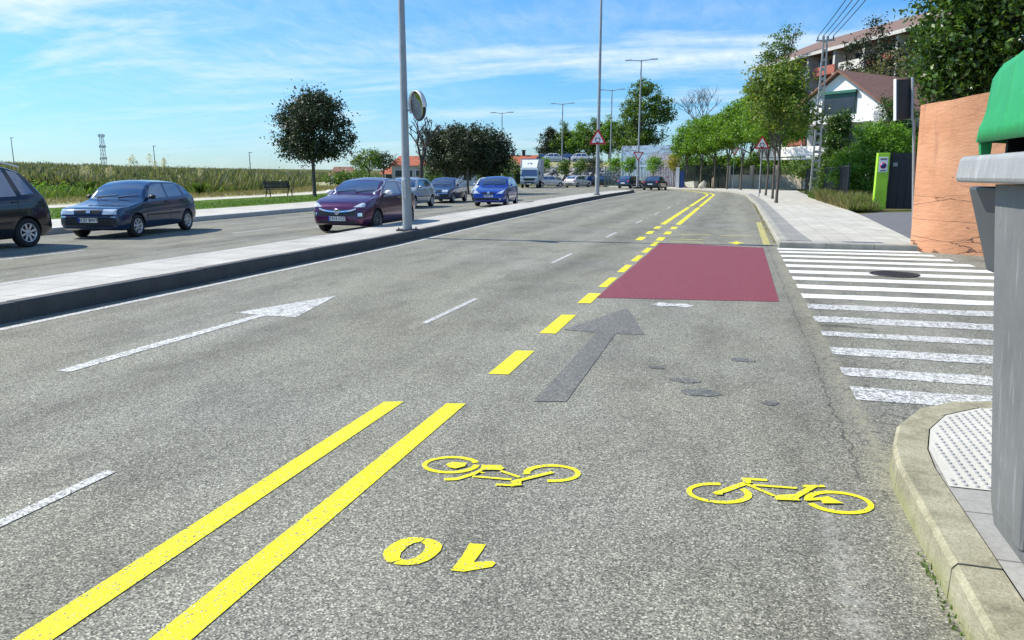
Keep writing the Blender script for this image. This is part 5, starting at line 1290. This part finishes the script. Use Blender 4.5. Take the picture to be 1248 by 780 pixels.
for px, ytop, lab in ((16, 168, 'leftmost tiny lamp post over the field'), (188, 178, 'tiny lamp post over the field right of the lattice mast'), (304, 186, 'tiny lamp post over the field left of the lone evergreen')):
    p = T(px, 210, 2.5); H = zat(ytop, 210) - 2.5; t = thing('street_lamp', lab, 'street lamp', p, 0, 'tiny lamp posts beyond the field')
    mb = MB(); mb.tube([(0, 0, 0), (0, 0, H)], [.13, .09], 6); mb.build('pole', MC['mast_grey'], t)
    mb = MB(); mb.box((.3, 0, H), (.9, .3, .15)); mb.build('lamp_head', MC['mast_grey'], t)

# ------------------------------------------------------------------ houses
def roof_mat(name, col):
    m, nt, b = new_mat(name); pos = nt.nodes.new('ShaderNodeTexCoord').outputs['Object']
    wv = N(nt, 'ShaderNodeTexWave'); wv.inputs['Scale'].default_value = 2.2; wv.inputs['Distortion'].default_value = .6; nt.links.new(pos, wv.inputs['Vector'])
    c = mixc(nt, 1.0, col, ramp(nt, wv.outputs['Fac'], [(0, .72), (1, 1.12)]), 'MULTIPLY'); c = mixc(nt, 1.0, c, ramp(nt, noise(nt, pos, 3, 5, .7), [(.3, .75), (.7, 1.2)]), 'MULTIPLY')
    nt.links.new(c, b.inputs['Base Color']); b.inputs['Roughness'].default_value = .9; return m
RF_R = roof_mat('red_tile', (.42, .12, .06)); RF_B = roof_mat('brown_tile', (.25, .125, .09)); RF_A = roof_mat('apartment_tile', (.19, .125, .10))
M_RW = pm('white_render', (.80, .80, .78), .8, var=.05, scale=.8); M_CRM = pm('cream_render', (.5, .45, .36), .85, var=.1, scale=.6)
def house(label, px, D, W, Dp, eave, ridge, wall, roof, rz, z=0, wins=3, floors=1, chim=0, group=None):
    p = T(px, D, z); t = thing('house', label, 'house', p, rz, group)
    mb = MB(); mb.box((0, 0, eave / 2 - .5), (W, Dp, eave + 1)); mb.build('wall', wall, t)
    mb = MB(); a, b_ = W / 2 + .5, Dp / 2 + .5
    mb.add([(-a, -b_, eave - .1), (a, -b_, eave - .1), (a, b_, eave - .1), (-a, b_, eave - .1), (-a * .55, 0, ridge), (a * .55, 0, ridge)], [(0, 1, 5, 4), (1, 2, 5), (2, 3, 4, 5), (3, 0, 4), (3, 2, 1, 0)]); r = mb.build('roof', roof, t)
    for k in range(chim):
        mb = MB(); x = (k - (chim - 1) / 2) * 2.4; mb.box((x, 0, ridge + .3), (.7, .7, 1.4)); mb.box((x, 0, ridge + 1.05), (.95, .95, .2)); mb.build('chimney', M_BLACK if k else MC['mast_grey'], r)
    for f in range(floors):
        for k in range(wins):
            x = (k - (wins - 1) / 2) * W / (wins + .3); zz_ = (f + .5) * eave / floors + .2
            mb = MB(); mb.box((x, -Dp / 2 - .01, zz_), (1.3, .12, 1.25)); w_ = mb.build('window', M_WHITE, t); mb = MB(); mb.box((x, -Dp / 2 - .08, zz_), (1.1, .03, 1.05)); mb.build('pane', M_SHUT, w_)
    return t
HG = 'red-roofed houses beyond the trees'
house('red-roofed house seen behind the nearest lamp post and bare tree', 500, 125, 5.5, 7, 3.1, 4.6, M_CRM, RF_R, R(20), 0, group=HG)
house('low red-roofed house left of the nearest lamp post', 480, 130, 4, 6, 1.8, 2.9, M_CRM, RF_R, R(25), 0, 2, group=HG)
house('small pale house peeping out right of the lone evergreen', 418, 130, 4.5, 6, 1.5, 2.9, M_RW, RF_B, R(30), 0, 1, group=HG)
house('broad red-roofed house with dark chimneys above the box truck', 632, 175, 16, 9, 3.8, 6.0, M_CRM, RF_R, R(12), 0, 4, chim=2, group=HG)
house('brown-roofed house left of the chimneyed house', 606, 150, 8, 8, 3.4, 4.9, MC['cream_render'], RF_B, R(25), 0, 2, group=HG)
house('long white low building glimpsed between the dark tree trunks', 572, 110, 13, 6, 2.2, 2.7, M_RW, RF_B, R(15), 0, 5, group=HG)
house('distant blue-grey roofed house right of the box truck', 664, 190, 9, 8, 3.6, 5.4, M_CRM, pm('slate_roof', (.12, .15, .22), .8), R(8), .5, 3, group=HG)

# white gabled house: gable turned towards the road
A = Vector((.55 * CY - (-.835) * SY, .55 * SY + (-.835) * CY)); hz_ = math.atan2(A.y, A.x)
p = at(1023, 70, 0, py=110); Hh = zat(88, 70)
t = thing('house', 'white gabled house with brown tiled roof and dark green blinds', 'house', (p.x, p.y, 0), hz_)
w2 = 4.7; ea = Hh - 3.4; LEN = 11.5; fl = zat(150, 70)
mb = MB(); mb.add([(-w2, 0, fl), (w2, 0, fl), (w2, 0, ea), (0, 0, Hh - .12), (-w2, 0, ea), (-w2, LEN, fl), (w2, LEN, fl), (w2, LEN, ea), (0, LEN, Hh - .12), (-w2, LEN, ea)], [(0, 1, 2, 3, 4), (9, 8, 7, 6, 5), (0, 5, 6, 1), (1, 6, 7, 2), (0, 4, 9, 5), (2, 7, 8, 3), (3, 8, 9, 4)]); mb.build('upper_wall', M_RW, t)
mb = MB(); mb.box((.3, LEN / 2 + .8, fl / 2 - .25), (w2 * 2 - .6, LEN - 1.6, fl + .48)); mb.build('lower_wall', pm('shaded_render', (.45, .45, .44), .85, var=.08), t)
mb = MB()
for s in (-1, 1):
    a0 = Vector((0, -.5, Hh)); b0 = Vector((s * (w2 + .7), -.5, ea - .42)); th = Vector((0, 0, .2))
    vs = [a0, b0, b0 + Vector((0, LEN + 1, 0)), a0 + Vector((0, LEN + 1, 0))]; mb.add(vs + [v + th for v in vs], [(0, 1, 2, 3), (4, 7, 6, 5), (0, 4, 5, 1), (1, 5, 6, 2), (2, 6, 7, 3), (3, 7, 4, 0)])
mb.build('roof', RF_B, t)
mb = MB(); mb.box((.1, -.02, zat(125, 70)), (3.4, .14, 2.0)); wn = mb.build('window', pm('dark_frame', (.04, .06, .05), .5), t)
mb = MB(); mb.box((.1, -.11, zat(125, 70) - .1), (3.2, .03, 1.7)); mb.build('pane', M_SHUT, wn)
mb = MB(); mb.box((.1, -.22, zat(125, 70) + .88), (3.5, .3, .24)); mb.box((.1, -.14, zat(125, 70) + .55), (3.3, .06, .18)); mb.build('blind', pm('green_blind', (.02, .13, .09), .6), wn)
mb = MB(); mb.box((w2 - .75, -.03, ea - .35), (.8, .1, .3)); mb.box((w2 - .75, -.03, ea - .75), (.8, .1, .3)); mb.box((w2 - .75, -.03, ea - 1.15), (.8, .1, .3)); mb.build('wall_tiles', pm('grey_tiles', (.35, .35, .35), .7, var=.4, scale=8), t)
for x in (-2.8, .6, 2.6):
    mb = MB(); mb.box((x, .55 + 1.0, fl - 1.3), (1.2, .1, 1.9)); mb.build('window', M_SHUT, t)
mb = MB(); mb.box((-3.2, -1.2, zat(184, 70)), (8.2, .15, .9)); mb.box((-3.2, .3, zat(192, 70) - .05), (8.2, 3.0, .18)); mb.box((-7.23, .2, zat(184, 70)), (.15, 2.9, .9)); mb.build('balcony', M_RW, t)

# long apartment block on the slope
p0 = at(1112, 90, 0, py=30); p1 = at(932, 120, 0, py=75); d = (p1 - p0); LB = d.length; ang = math.atan2(d.y, d.x)
t = thing('apartment_building', 'long apartment building with brown roof and red balconies up the hill', 'building', (p0.x, p0.y, 0), ang)
ZE = zat(30, 90) - .6
# local x runs from the near end to the far end; +y is towards the road for this heading, so depth goes to -y
mb = MB(); mb.box((LB / 2, -6.5, ZE / 2 - 1), (LB, 11, ZE + 1.6)); mb.build('wall', pm('ochre_render', (.40, .33, .27), .85, var=.12, scale=.5), t)
mb = MB(); o_ = 1.5
mb.add([(-8, o_, ZE), (LB + o_, o_, ZE), (LB + o_, -13, ZE), (-8, -13, ZE), (-8, -6, ZE + 3.2), (LB - 4.5, -6, ZE + 3.2), (-8, o_, ZE - .35), (LB + o_, o_, ZE - .35), (LB + o_, -13, ZE - .35), (-8, -13, ZE - .35)], [(0, 1, 5, 4), (1, 2, 5), (2, 3, 4, 5), (3, 0, 4, 9), (0, 6, 7, 1), (1, 7, 8, 2), (2, 8, 9, 3), (6, 9, 8, 7), (0, 4, 9, 6)]); mb.build('roof', RF_A, t)
mb = MB(); mb.box((LB / 2 - 3, o_ + .06, ZE - .18), (LB + 9, .1, .42)); mb.build('gutter', pm('pale_fascia', (.5, .48, .45), .6), t)
for f in range(4):
    zf = ZE - 2.2 - f * 3.0
    for k in range(5):
        x = 2.4 + k * (LB - 4) / 5
        mb = MB(); mb.box((x + 1.2, .15, zf - .95), (4.6, 1.9, .15)); mb.box((x + 1.2, 1.05, zf - .38), (4.6, .12, 1.0)); mb.build('balcony', pm('red_balcony', (.33, .10, .07), .7, var=.1) if (k + f) % 2 == 0 else pm('pale_balcony', (.55, .52, .47), .7), t)
        mb = MB(); mb.box((x + 1.2, -.99, zf + .35), (3.6, .1, 1.9)); mb.build('window', M_SHUT, t)
for k in range(6):
    mb = MB(); mb.box((.9 + k * (LB - 2) / 5.05, .3, ZE / 2 - .3), (.4, 1.6, ZE)); mb.build('pier', MC['pale_fascia'], t)

# ------------------------------------------------------------------ planting up the hill, pavement trees
tree('cedar_tree', 'dark feathery conifer before the apartment building', 'tree', T(1057, 82, 2), 12, [((-1.0, 0, 13.2), (2.4, 2, 1.4)), ((.8, 0, 11.4), (3.6, 2.4, 1.5)), ((0, 0, 14.8), (1.3, 1.3, 1.0)), ((3.2, 0, 12.6), (2.4, 2, 1.3)), ((-2.0, 0, 10.2), (2.2, 2, 1.4)), ((2.5, 0, 9.4), (3.4, 2, 1.5))], L_OAK, .28, 200, 5200, .38, .2, bark=M_BARKD, seed=71)
tree('broadleaf_tree', 'olive and brown tree on the slope above the white house roof', 'tree', T(1092, 78, 2), 6, [((0, 0, 10.2), (3.0, 2.5, 1.8)), ((-3.0, 0, 9.0), (2.2, 2, 1.4)), ((-5.0, .5, 8.2), (1.8, 2, 1.4)), ((3, 0, 8.5), (3, 3, 2.5))], L_REED, .26, 170, 4200, .40, .16, seed=72)
tree('broadleaf_tree', 'tall green tree rising left of the apartment roof', 'tree', T(940, 108, 2), 12, [((0, 0, 17.0), (2.4, 2.2, 2.3)), ((-1.0, 0, 15.0), (2.2, 2, 2.0)), ((1.5, 0, 18.8), (1.5, 1.5, 1.2)), ((0, 0, 12.2), (3.0, 2, 2.4))], L_MID, .30, 150, 4200, .36, .18, seed=73)
tree('dark_tree', 'dark narrow evergreen in front of the white gabled house', 'tree', T(1017, 57, .4), 1.6, [((0, 0, 3.2), (1.15, 1.0, 1.5)), ((.2, 0, 4.9), (.85, .8, 1.2)), ((-.3, 0, 2.2), (1.2, 1, .9))], L_LAUREL, .16, 200, 13000, .2, .09, seed=74)
tree('garden_bush', 'bright yellow-green bush left of and behind the lime pillar', 'bush', T(1060, 38, .1), 1.0, [((0, 0, 2.2), (1.6, 1.3, 1.5)), ((1.0, .1, 3.0), (1.1, 1, 1.0)), ((-1.0, 0, 1.6), (1.0, 1, 1.0)), ((0, 0, 3.5), (.8, .8, .6)), ((1.7, 0, 2.6), (.7, .8, .9)), ((-.2, 0, .8), (1.6, 1, .8))], L_BUSH, .11, 330, 24000, .19, .07, seed=75)
tree('garden_bush', 'darker climbing bush between the lime pillar and the white house', 'bush', T(1094, 42, .3), 2.0, [((0, 0, 3.4), (1.2, 1.2, 1.6)), ((-.6, 0, 5.0), (.7, .8, 1.0)), ((.8, 0, 2.2), (1.2, 1, 1.4))], L_LAUREL, .13, 170, 10000, .22, .08, seed=76)
tree('garden_bush', 'leafy shrub behind the dark garden fence', 'bush', T(1000, 62, .3), 1.0, [((0, 0, 1.7), (1.6, 1.4, 1.1)), ((-1.6, 0, 1.6), (1.3, 1.2, .9))], L_MID, .18, 90, 2600, .25, .08, seed=77)
tree('garden_bush', 'mid green bush filling the gap between utility pole and yellow-green bush', 'bush', T(1030, 46, .1), .8, [((0, 0, 1.6), (1.3, 1.2, 1.2)), ((.8, 0, 2.6), (.9, .9, .9)), ((-.9, 0, 1.2), (.8, .8, .8))], L_MID, .12, 160, 9000, .2, .07, seed=78)
PT = 'pollarded plane trees along the right pavement'
near = [(1.95, 41.0, 4.85, 1.95, 1.75, 'nearest pavement plane tree with the biggest crown, right of the triangular sign'), (2.05, 48.0, 4.8, 1.5, 1.7, 'second pavement plane tree, its trunk just left of the nearest one'), (1.9, 55.5, 4.9, 1.6, 1.8, 'third plane tree up the pavement'), (1.7, 63.0, 4.9, 1.6, 1.8, 'fourth plane tree up the pavement, behind the triangular sign')]
for i, (x, y, zc, rx, rz, lab) in enumerate(near):
    tree('plane_tree', lab, 'tree', (x, y, .12), 3.0, [((-.2, 0, zc + .35), (rx, rx, rz * .85)), ((-.6, 0, zc + 1.0), (rx * .75, rx * .75, rz * .55)), ((.75, .1, zc - .6), (rx * .75, rx * .7, rz * .5)), ((.3, 0, zc + 1.5), (rx * .5, rx * .5, .6)), ((-1.5, 0, zc + 1.5), (.55, .5, .45))], L_PLANE if i else make_leaf('nearest_plane_leaf', (.06, .13, .014), (.13, .21, .026), (.27, .29, .06), .42), .16, 260, 9500, .22, .075, PT, seed=80 + i)
for i, (px, D, zc, rx, lab) in enumerate(((905, 72, 6.3, 2.2, 'plane tree where the pavement starts to bend left'), (888, 76, 5.9, 2.0, 'second plane tree round the bend, counting from the sign'), (872, 79, 5.5, 2.0, 'middle plane tree before the stone wall'), (856, 81, 5.3, 1.9, 'plane tree before the dark railings'), (838, 84, 5.1, 1.9, 'leftmost full-crowned plane tree by the mural'))):
    tree('plane_tree', lab, 'tree', T(px, D, .12), 3.0, [((0, 0, zc), (rx, rx, 2.1)), ((.3, 0, zc + 1.2), (rx * .7, rx * .7, 1.1)), ((-.5, 0, zc - .9), (rx * .8, rx, .9))], L_PLANE, .2, 210, 10000, .27, .10, PT, seed=90 + i)
tree('broadleaf_tree', 'darker green trees mass behind the pavement planes', 'tree', T(915, 92, 1), 4, [((0, 0, 7.2), (3.4, 2.5, 2.9)), ((-3.4, 0, 5.8), (2.6, 2, 2.2)), ((2, 0, 9.6), (2.6, 2, 2.2)), ((4.2, 0, 7.2), (2.5, 2, 3))], L_MID, .28, 220, 12000, .36, .18, seed=96)
EG = 'pollarded planes in the row on the embankment'
for i, px in enumerate((670, 688, 706, 724, 742, 760, 777)):
    D = 124 - i * 1.5; zc = zat(176 - min(i, 4) * 2.2, D) - 3.4; rz = 2.3 + .12 * i
    tree('plane_tree', ('leftmost, darkest plane of the embankment row', 'second plane from the left on the embankment', 'third plane from the left on the embankment', 'middle plane of the embankment row', 'third plane from the right on the embankment', 'second plane from the right on the embankment', 'plane at the right end of the embankment row beneath the big tree')[i], 'tree', T(px, D, 3.3), 2.6, [((0, 0, zc), (2.2, 1.8, rz)), ((.3, 0, zc + 1.2), (1.4, 1.2, rz * .6)), ((-.6, 0, zc - 1.0), (1.6, 1.2, rz * .5)), ((0, 0, zc + rz), (.5, .5, .9))], L_OAK if i == 0 else (L_PLANE if i in (2, 4) else L_MID), .27, 150, 5500, .30, .14, EG, seed=100 + i)
tree('broadleaf_tree', 'big broad-crowned tree towering over the mural', 'tree', T(789, 112, 1.5), 6, [((0, 0, 9.6), (3.6, 3, 3.0)), ((-.6, 0, 12.2), (2.6, 2.4, 1.6)), ((2.2, 0, 9.0), (2.2, 2, 1.8)), ((-2.4, 0, 9.2), (1.8, 2, 1.8)), ((0, 0, 6.0), (3.0, 2, 1.6)), ((-1.2, 0, 4.8), (3.4, 2, 1.4))], L_MID, .30, 320, 13000, .36, .25, seed=110)
YG = 'young trees planted before the boulder bank'
for i, (px, D, zc, rx, m_, lab) in enumerate(((662, 103, 2.7, .95, L_BUSH, 'yellow-green young tree right of the box truck'), (688, 104, 2.4, .9, L_MID, 'small green young tree beside the farthest right lamp post'), (708, 103, 2.5, 1.1, L_MID, 'young tree above the white estate car'), (724, 101, 2.7, 1.3, L_OAK, 'dark bushy young tree left of the sign-bearing lamp post'), (748, 98, 2.7, 1.1, L_BUSH, 'young tree just right of the slim lamp post'),
    (768, 96, 2.7, 1.0, L_BUSH, 'young yellowish tree left of the downward triangle'), (797, 93, 2.7, 1.15, L_BUSH, 'young yellowish tree before the middle of the mural'), (822, 90, 2.9, 1.0, make_leaf('yellowing_leaf', (.2, .2, .02), (.3, .28, .03), (.38, .33, .05), .35), 'yellowing young tree at the right end of the mural'))):
    tree('young_tree', lab, 'tree', T(px, D, .1), 1.6, [((0, 0, zc), (rx, rx, .95)), ((.2, 0, zc + .5), (rx * .6, rx * .6, .6))], m_, .2, 60, 1400, .22, .06, YG, seed=120 + i, ntips=5)
# cars up on the embankment
for px, D, lab, pn, deg in ((678, 118, 'white car parked up on the embankment', 'white_car_paint', 100), (669, 121, 'dark car parked up on the embankment left of the white one', 'black_paint', 100), (712, 117, 'pale van-like car parked up on the embankment under the planes', 'white_car_paint', 95), (696, 119, 'grey-blue car up on the embankment between the two pale ones', 'dusk_blue_paint', 95)):
    c = hatch(lab, PAINTS[pn], group=PG, text=False, rear_only=True, era='new', L=4.0, W=1.7, H=1.5); p = at(px, D); c.place(p.x, p.y, R(deg), 3.36)

# boulder bank
t = thing('boulder_bank', 'grey rip-rap boulder bank behind the parked cars', 'rock bank', T(706, 105.5))
r_ = random.Random(9); mb = MB()
ux = Vector((CY, SY, 0)); uy = Vector((-SY, CY, 0))
for k in range(330):
    la = r_.uniform(-7.0, 7.6); h = r_.uniform(0, 1); c_ = ux * la + uy * (h * 2.2) + Vector((0, 0, .25 + h * 2.3)); s_ = r_.uniform(.25, .62)
    bmh = bmesh.new(); pts = [bmh.verts.new(c_ + Vector((r_.uniform(-1, 1) * s_ * 1.25, r_.uniform(-1, 1) * s_, r_.uniform(-1, 1) * s_ * .8))) for _ in range(10)]
    bmesh.ops.convex_hull(bmh, input=pts); bmh.verts.ensure_lookup_table(); bmh.verts.index_update()
    mb.add([v.co[:] for v in bmh.verts], [tuple(v.index for v in f.verts) for f in bmh.faces]); bmh.free()
mb.build('boulders', make_leaf('boulder_stone', (.16, .16, .16), (.30, .30, .30), (.50, .49, .47), 0.0, .9), t)
mb = MB(); mb.add([ux * a + uy * b_ + Vector((0, 0, c_)) for a, b_, c_ in ((-7.2, .3, 0), (7.8, .3, 0), (7.8, 3.0, 2.7), (-7.2, 3.0, 2.7), (7.8, 11, 3.45), (-7.2, 11, 3.45))], [(0, 1, 2, 3), (3, 2, 4, 5)]); mb.build('bank_slope', pm('grassy_bank', (.26, .25, .12), 1, var=.3, scale=.8), t)
# mural wall and its fence
pa, pb = at(758, 106), at(829, 101); d = pb - pa; t = thing('mural_wall', 'pale blue wall with grey and purple graffiti above the parked saloon', 'wall', (pa.x, pa.y, 0), math.atan2(d.y, d.x)); Lm = d.length; zt = zat(177, 103)
m, nt, b = new_mat('graffiti'); ps = nt.nodes.new('ShaderNodeTexCoord').outputs['Object']
base = ramp(nt, noise(nt, scaled(nt, ps, (.5, 1, .8)), .9, 3, .6, dist=1.5), [(.35, (.42, .55, .66)), (.5, (.36, .50, .62)), (.56, (.12, .15, .2)), (.62, (.5, .58, .64))])
gx = N(nt, 'ShaderNodeSeparateXYZ'); nt.links.new(ps, gx.inputs[0])
tags_ = ramp(nt, noise(nt, scaled(nt, ps, (1.2, 1, 1.0)), 1.6, 3, .7, dist=2.0), [(.4, (.45, .5, .56)), (.47, (.22, .06, .14)), (.53, (.6, .6, .62)), (.6, (.08, .1, .2))], 'CONSTANT')
rgt = ramp(nt, mth(nt, 'MULTIPLY', gx.outputs[0], .1), [(.38, 0), (.46, 1)]); low = ramp(nt, mth(nt, 'MULTIPLY', gx.outputs[2], .2), [(.80, 1), (.92, 0)])
nt.links.new(mixc(nt, mth(nt, 'MULTIPLY', rgt, low), base, tags_), b.inputs['Base Color']); b.inputs['Roughness'].default_value = .8
mb = MB(); mb.box((Lm / 2, 0, zt / 2), (Lm, .35, zt)); mb.build('painted_face', m, t)
mb = MB(); mb.box((Lm - .45, -.2, zt - 1.2), (1.1, .12, 2.3)); mb.build('white_panel', M_RW, t)
def fence(name, label, a, b_, H, mats, step=.16, bar=.03, posts=2.4, cat='fence', base=0, z=0.1, basemat=None, pillar=None):
    d = b_ - a; L = d.length; t = thing(name, label, cat, (a.x, a.y, z), math.atan2(d.y, d.x))
    if base:
        mb = MB(); mb.box((L / 2, 0, base / 2), (L, .22, base)); mb.build('base_wall', basemat, t)
    mb = MB(); n = int(L / step)
    for k in range(n): mb.box((k * step + step / 2, 0, base + (H - base) / 2), (bar, bar, H - base - .04))
    mb.build('railing', mats, t)
    mb = MB(); mb.box((L / 2, .0, H - .05), (L, .045, .05)); mb.box((L / 2, .0, base + .10), (L, .045, .05)); mb.build('rail', mats, t)
    k = 0
    while k * posts <= L:
        mb = MB(); w_ = pillar or .08; mb.box((k * posts, -.01, H / 2 + .03), (w_, w_, H + .1)); mb.build('pillar' if pillar else 'post', basemat if pillar else mats, t); k += 1
    return t
M_IRON = pm('fence_iron', (.03, .035, .04), .5, .3); M_FGR = pm('fence_green', (.10, .15, .13), .5, .2); M_BLOCK = make_pavers('beige_blockwork', (.52, .47, .37), .6)
fence('metal_fence', 'grey-green railing in front of the mural', at(738, 98), at(826, 92), 2.4, M_FGR, .22, .05, 2.6)
fence('garden_wall', 'beige stone garden wall with dark railings at the bend of the road', at(890, 82), at(992, 76), 2.35, M_IRON, .17, .05, 2.6, 'wall', base=1.45, basemat=M_BLOCK, pillar=.4)
fence('metal_fence', 'tall dark railings between the mural and the stone wall', at(834, 86), at(889, 82.3), 2.5, M_IRON, .15, .07, 2.2)
fence('metal_fence', 'dark garden fence behind the weeds by the utility pole', Vector((4.85, 37.5, 0)), Vector((5.3, 66, 0)), 1.9, M_IRON, .14, .03, 2.5)
t = thing('house', 'low cream building with a greenish roof behind the stone wall', 'house', T(900, 96, 0), R(5)); mb = MB(); mb.box((0, 0, 1.6), (6, 6, 3.2)); mb.build('wall', pm('sand_render', (.62, .50, .32), .8, var=.08), t); mb = MB(); mb.box((0, -.1, 3.3), (6.8, 7, .25)); mb.build('roof', pm('green_tin', (.12, .28, .22), .5), t)
for i, (px, D, zc, rx, lab) in enumerate(((845, 90, 2.2, 1.9, 'green shrub behind the railings, nearest the mural'), (868, 89, 2.4, 2.0, 'green shrub behind the railings beside the stone wall'), (890, 88, 2.3, 1.7, 'shrub over the left end of the stone wall'), (925, 86, 2.6, 2.0, 'bushy shrub over the middle of the stone wall'), (950, 84, 2.5, 1.9, 'bushy shrub over the stone wall behind the nearest plane trunks'), (978, 81, 2.3, 1.7, 'shrub over the right end of the stone wall'))):
    tree('shrub', lab, 'shrub', T(px, D, .1), 1.0, [((0, 0, zc), (rx, 1.2, 1.3)), ((.6, 0, zc + .7), (rx * .6, .9, .7))], L_MID if i % 2 else L_PLANE, .22, 90, 4200, .28, .07, seed=140 + i, ntips=4)
# white gate post with blue board, and pale stones at its right
p = T(827, 84); t = thing('gate_post', 'white gate post with a blue board beside it, left of the pavement trees', 'post', p); mb = MB(); mb.box((0, 0, 1.15), (.35, .35, 2.3)); mb.box((0, 0, 2.33), (.42, .42, .08)); mb.build('post_shaft', M_RW, t); mb = MB(); mb.box((.45, 0, 1.0), (.5, .1, 1.9)); mb.build('board', pm('board_blue', (.03, .07, .25), .6), t)
for i, (px, D, s_, lab) in enumerate(((845, 82, .5, 'large pale boulder on the verge under the leftmost planes'), (858, 80.5, .38, 'smaller pale boulder right of the large one'), (757, 100, .5, 'pale boulder at the foot of the slim lamp post'))):
    bmh = bmesh.new(); rb_ = random.Random(i); pts = [bmh.verts.new((rb_.gauss(0, .5) * s_ * 1.4, rb_.gauss(0, .5) * s_, abs(rb_.gauss(.4, .5)) * s_ * 1.5)) for _ in range(26)]; bmesh.ops.convex_hull(bmh, input=pts)
    me = bpy.data.meshes.new('boulder'); bmh.to_mesh(me); bmh.free(); me.materials.append(pm('pale_stone', (.55, .52, .42), .9, var=.15, scale=4, bmp=.3)); o = bpy.data.objects.new('boulder', me); COL.objects.link(o); o.location = T(px, D, .08); tag(o, lab, 'boulder')
# slender posts by the kerb among the planes
# ------------------------------------------------------------------ utility pole and its cables
t = thing('utility_pole', 'tall pale concrete utility pole with openings, carrying cables', 'utility pole', (4.72, 52, .1))
mb = MB(); HP = 9.9
for s in (-1, 1): 
    mb.add([(s * .22 - .055, -.10, 0), (s * .22 + .055, -.10, 0), (s * .22 + .055, .10, 0), (s * .22 - .055, .10, 0), (s * .10 - .05, -.07, HP), (s * .10 + .05, -.07, HP), (s * .10 + .05, .07, HP), (s * .10 - .05, .07, HP)], [(3, 2, 1, 0), (4, 5, 6, 7), (0, 1, 5, 4), (1, 2, 6, 5), (2, 3, 7, 6), (3, 0, 4, 7)])
for k in range(18):
    z = .02 + k * .56; wd = .44 - .24 * z / HP; mb.box((0, 0, z + .07), (wd, .13, .16))
mb.build('shaft', M_CONC, t)
mb = MB(); mb.box((0, 0, HP - .25), (1.1, .09, .09)); mb.build('crossarm', M_GALV, t)
for k in range(4): mb = MB(); mb.lathe([(HP - .2, .03), (HP - .12, .05), (HP - .04, .03), (HP, .04), (HP + .03, .0001)], 10, 'Z', (-.45 + k * .3, 0, 0)); mb.build('insulator', MC['dark_steel'], t)
for k in range(4):
    x0 = -.45 + k * .3; pts = []
    for i in range(25):
        f = i / 24; pts.append((4.72 + x0 + f * .35, 52 - f * 60, HP + .12 + f * .5 - 4 * f * (1 - f) * .85))
    mb = MB(); mb.tube(pts, .022, 5); o = mb.build('overhead_cable', M_BLACK); tag(o, ('leftmost of the four cables running from the utility pole overhead', 'second from the left of the four overhead cables', 'third from the left of the four overhead cables', 'rightmost of the four overhead cables')[k], 'cable', 'overhead cables from the utility pole')
pts = [Vector((4.72, 52, 9.0)).lerp(Vector((14, 50, 9.3)), i / 12) + Vector((0, 0, -4 * (i / 12) * (1 - i / 12) * .35)) for i in range(13)]
mb = MB(); mb.tube(pts, .016, 5); tag(mb.build('overhead_cable', M_BLACK), 'thin cable running right from the utility pole over the house roof', 'cable')
# weeds along the fence foot
def weeds(name, mat, n, x0, x1, y0, y1, h, w, seed, z=.1):
    r = np.random.default_rng(seed); Y = r.uniform(y0, y1, n); X = np.interp(Y, [y0, y1], [x0[0], x1[0]]) + r.uniform(0, 1, n) ** 1.3 * (x0[1] - x0[0]); H = r.uniform(.3, 1, n) * h * (0.4 + .6 * np.abs(np.sin(Y * .9 + 1)))
    a = r.uniform(0, PI, n); cx, cy = np.cos(a) * w / 2, np.sin(a) * w / 2; lx, ly = r.normal(0, .35, n) * H, r.normal(0, .35, n) * H; Z = np.full(n, z)
    V = np.stack([np.stack([X - cx, Y - cy, Z], 1), np.stack([X + cx, Y + cy, Z], 1), np.stack([X + lx, Y + ly, Z + H], 1), np.stack([X + lx * .7 - cx, Y + ly * .7 - cy, Z + H * .7], 1)], 1)
    o = fast_quads(name, V, mat); o['kind'] = 'stuff'
weeds('dry_weeds', L_DRY, 7000, (4.4, 5.6), (4.35, 5.6), 33.5, 46, .85, .022, 1)
weeds('green_weeds', L_REEDG, 9000, (4.5, 5.6), (4.4, 5.4), 33.5, 52, .8, .03, 2)
weeds('gutter_weeds', L_LAWN, 320, (.80, .90), (.80, .90), 1.6, 3.2, .035, .010, 3, .0)
weeds('gutter_weeds', L_DRY, 500, (.84, .93), (.84, .93), 18, 50, .07, .025, 4, .0)
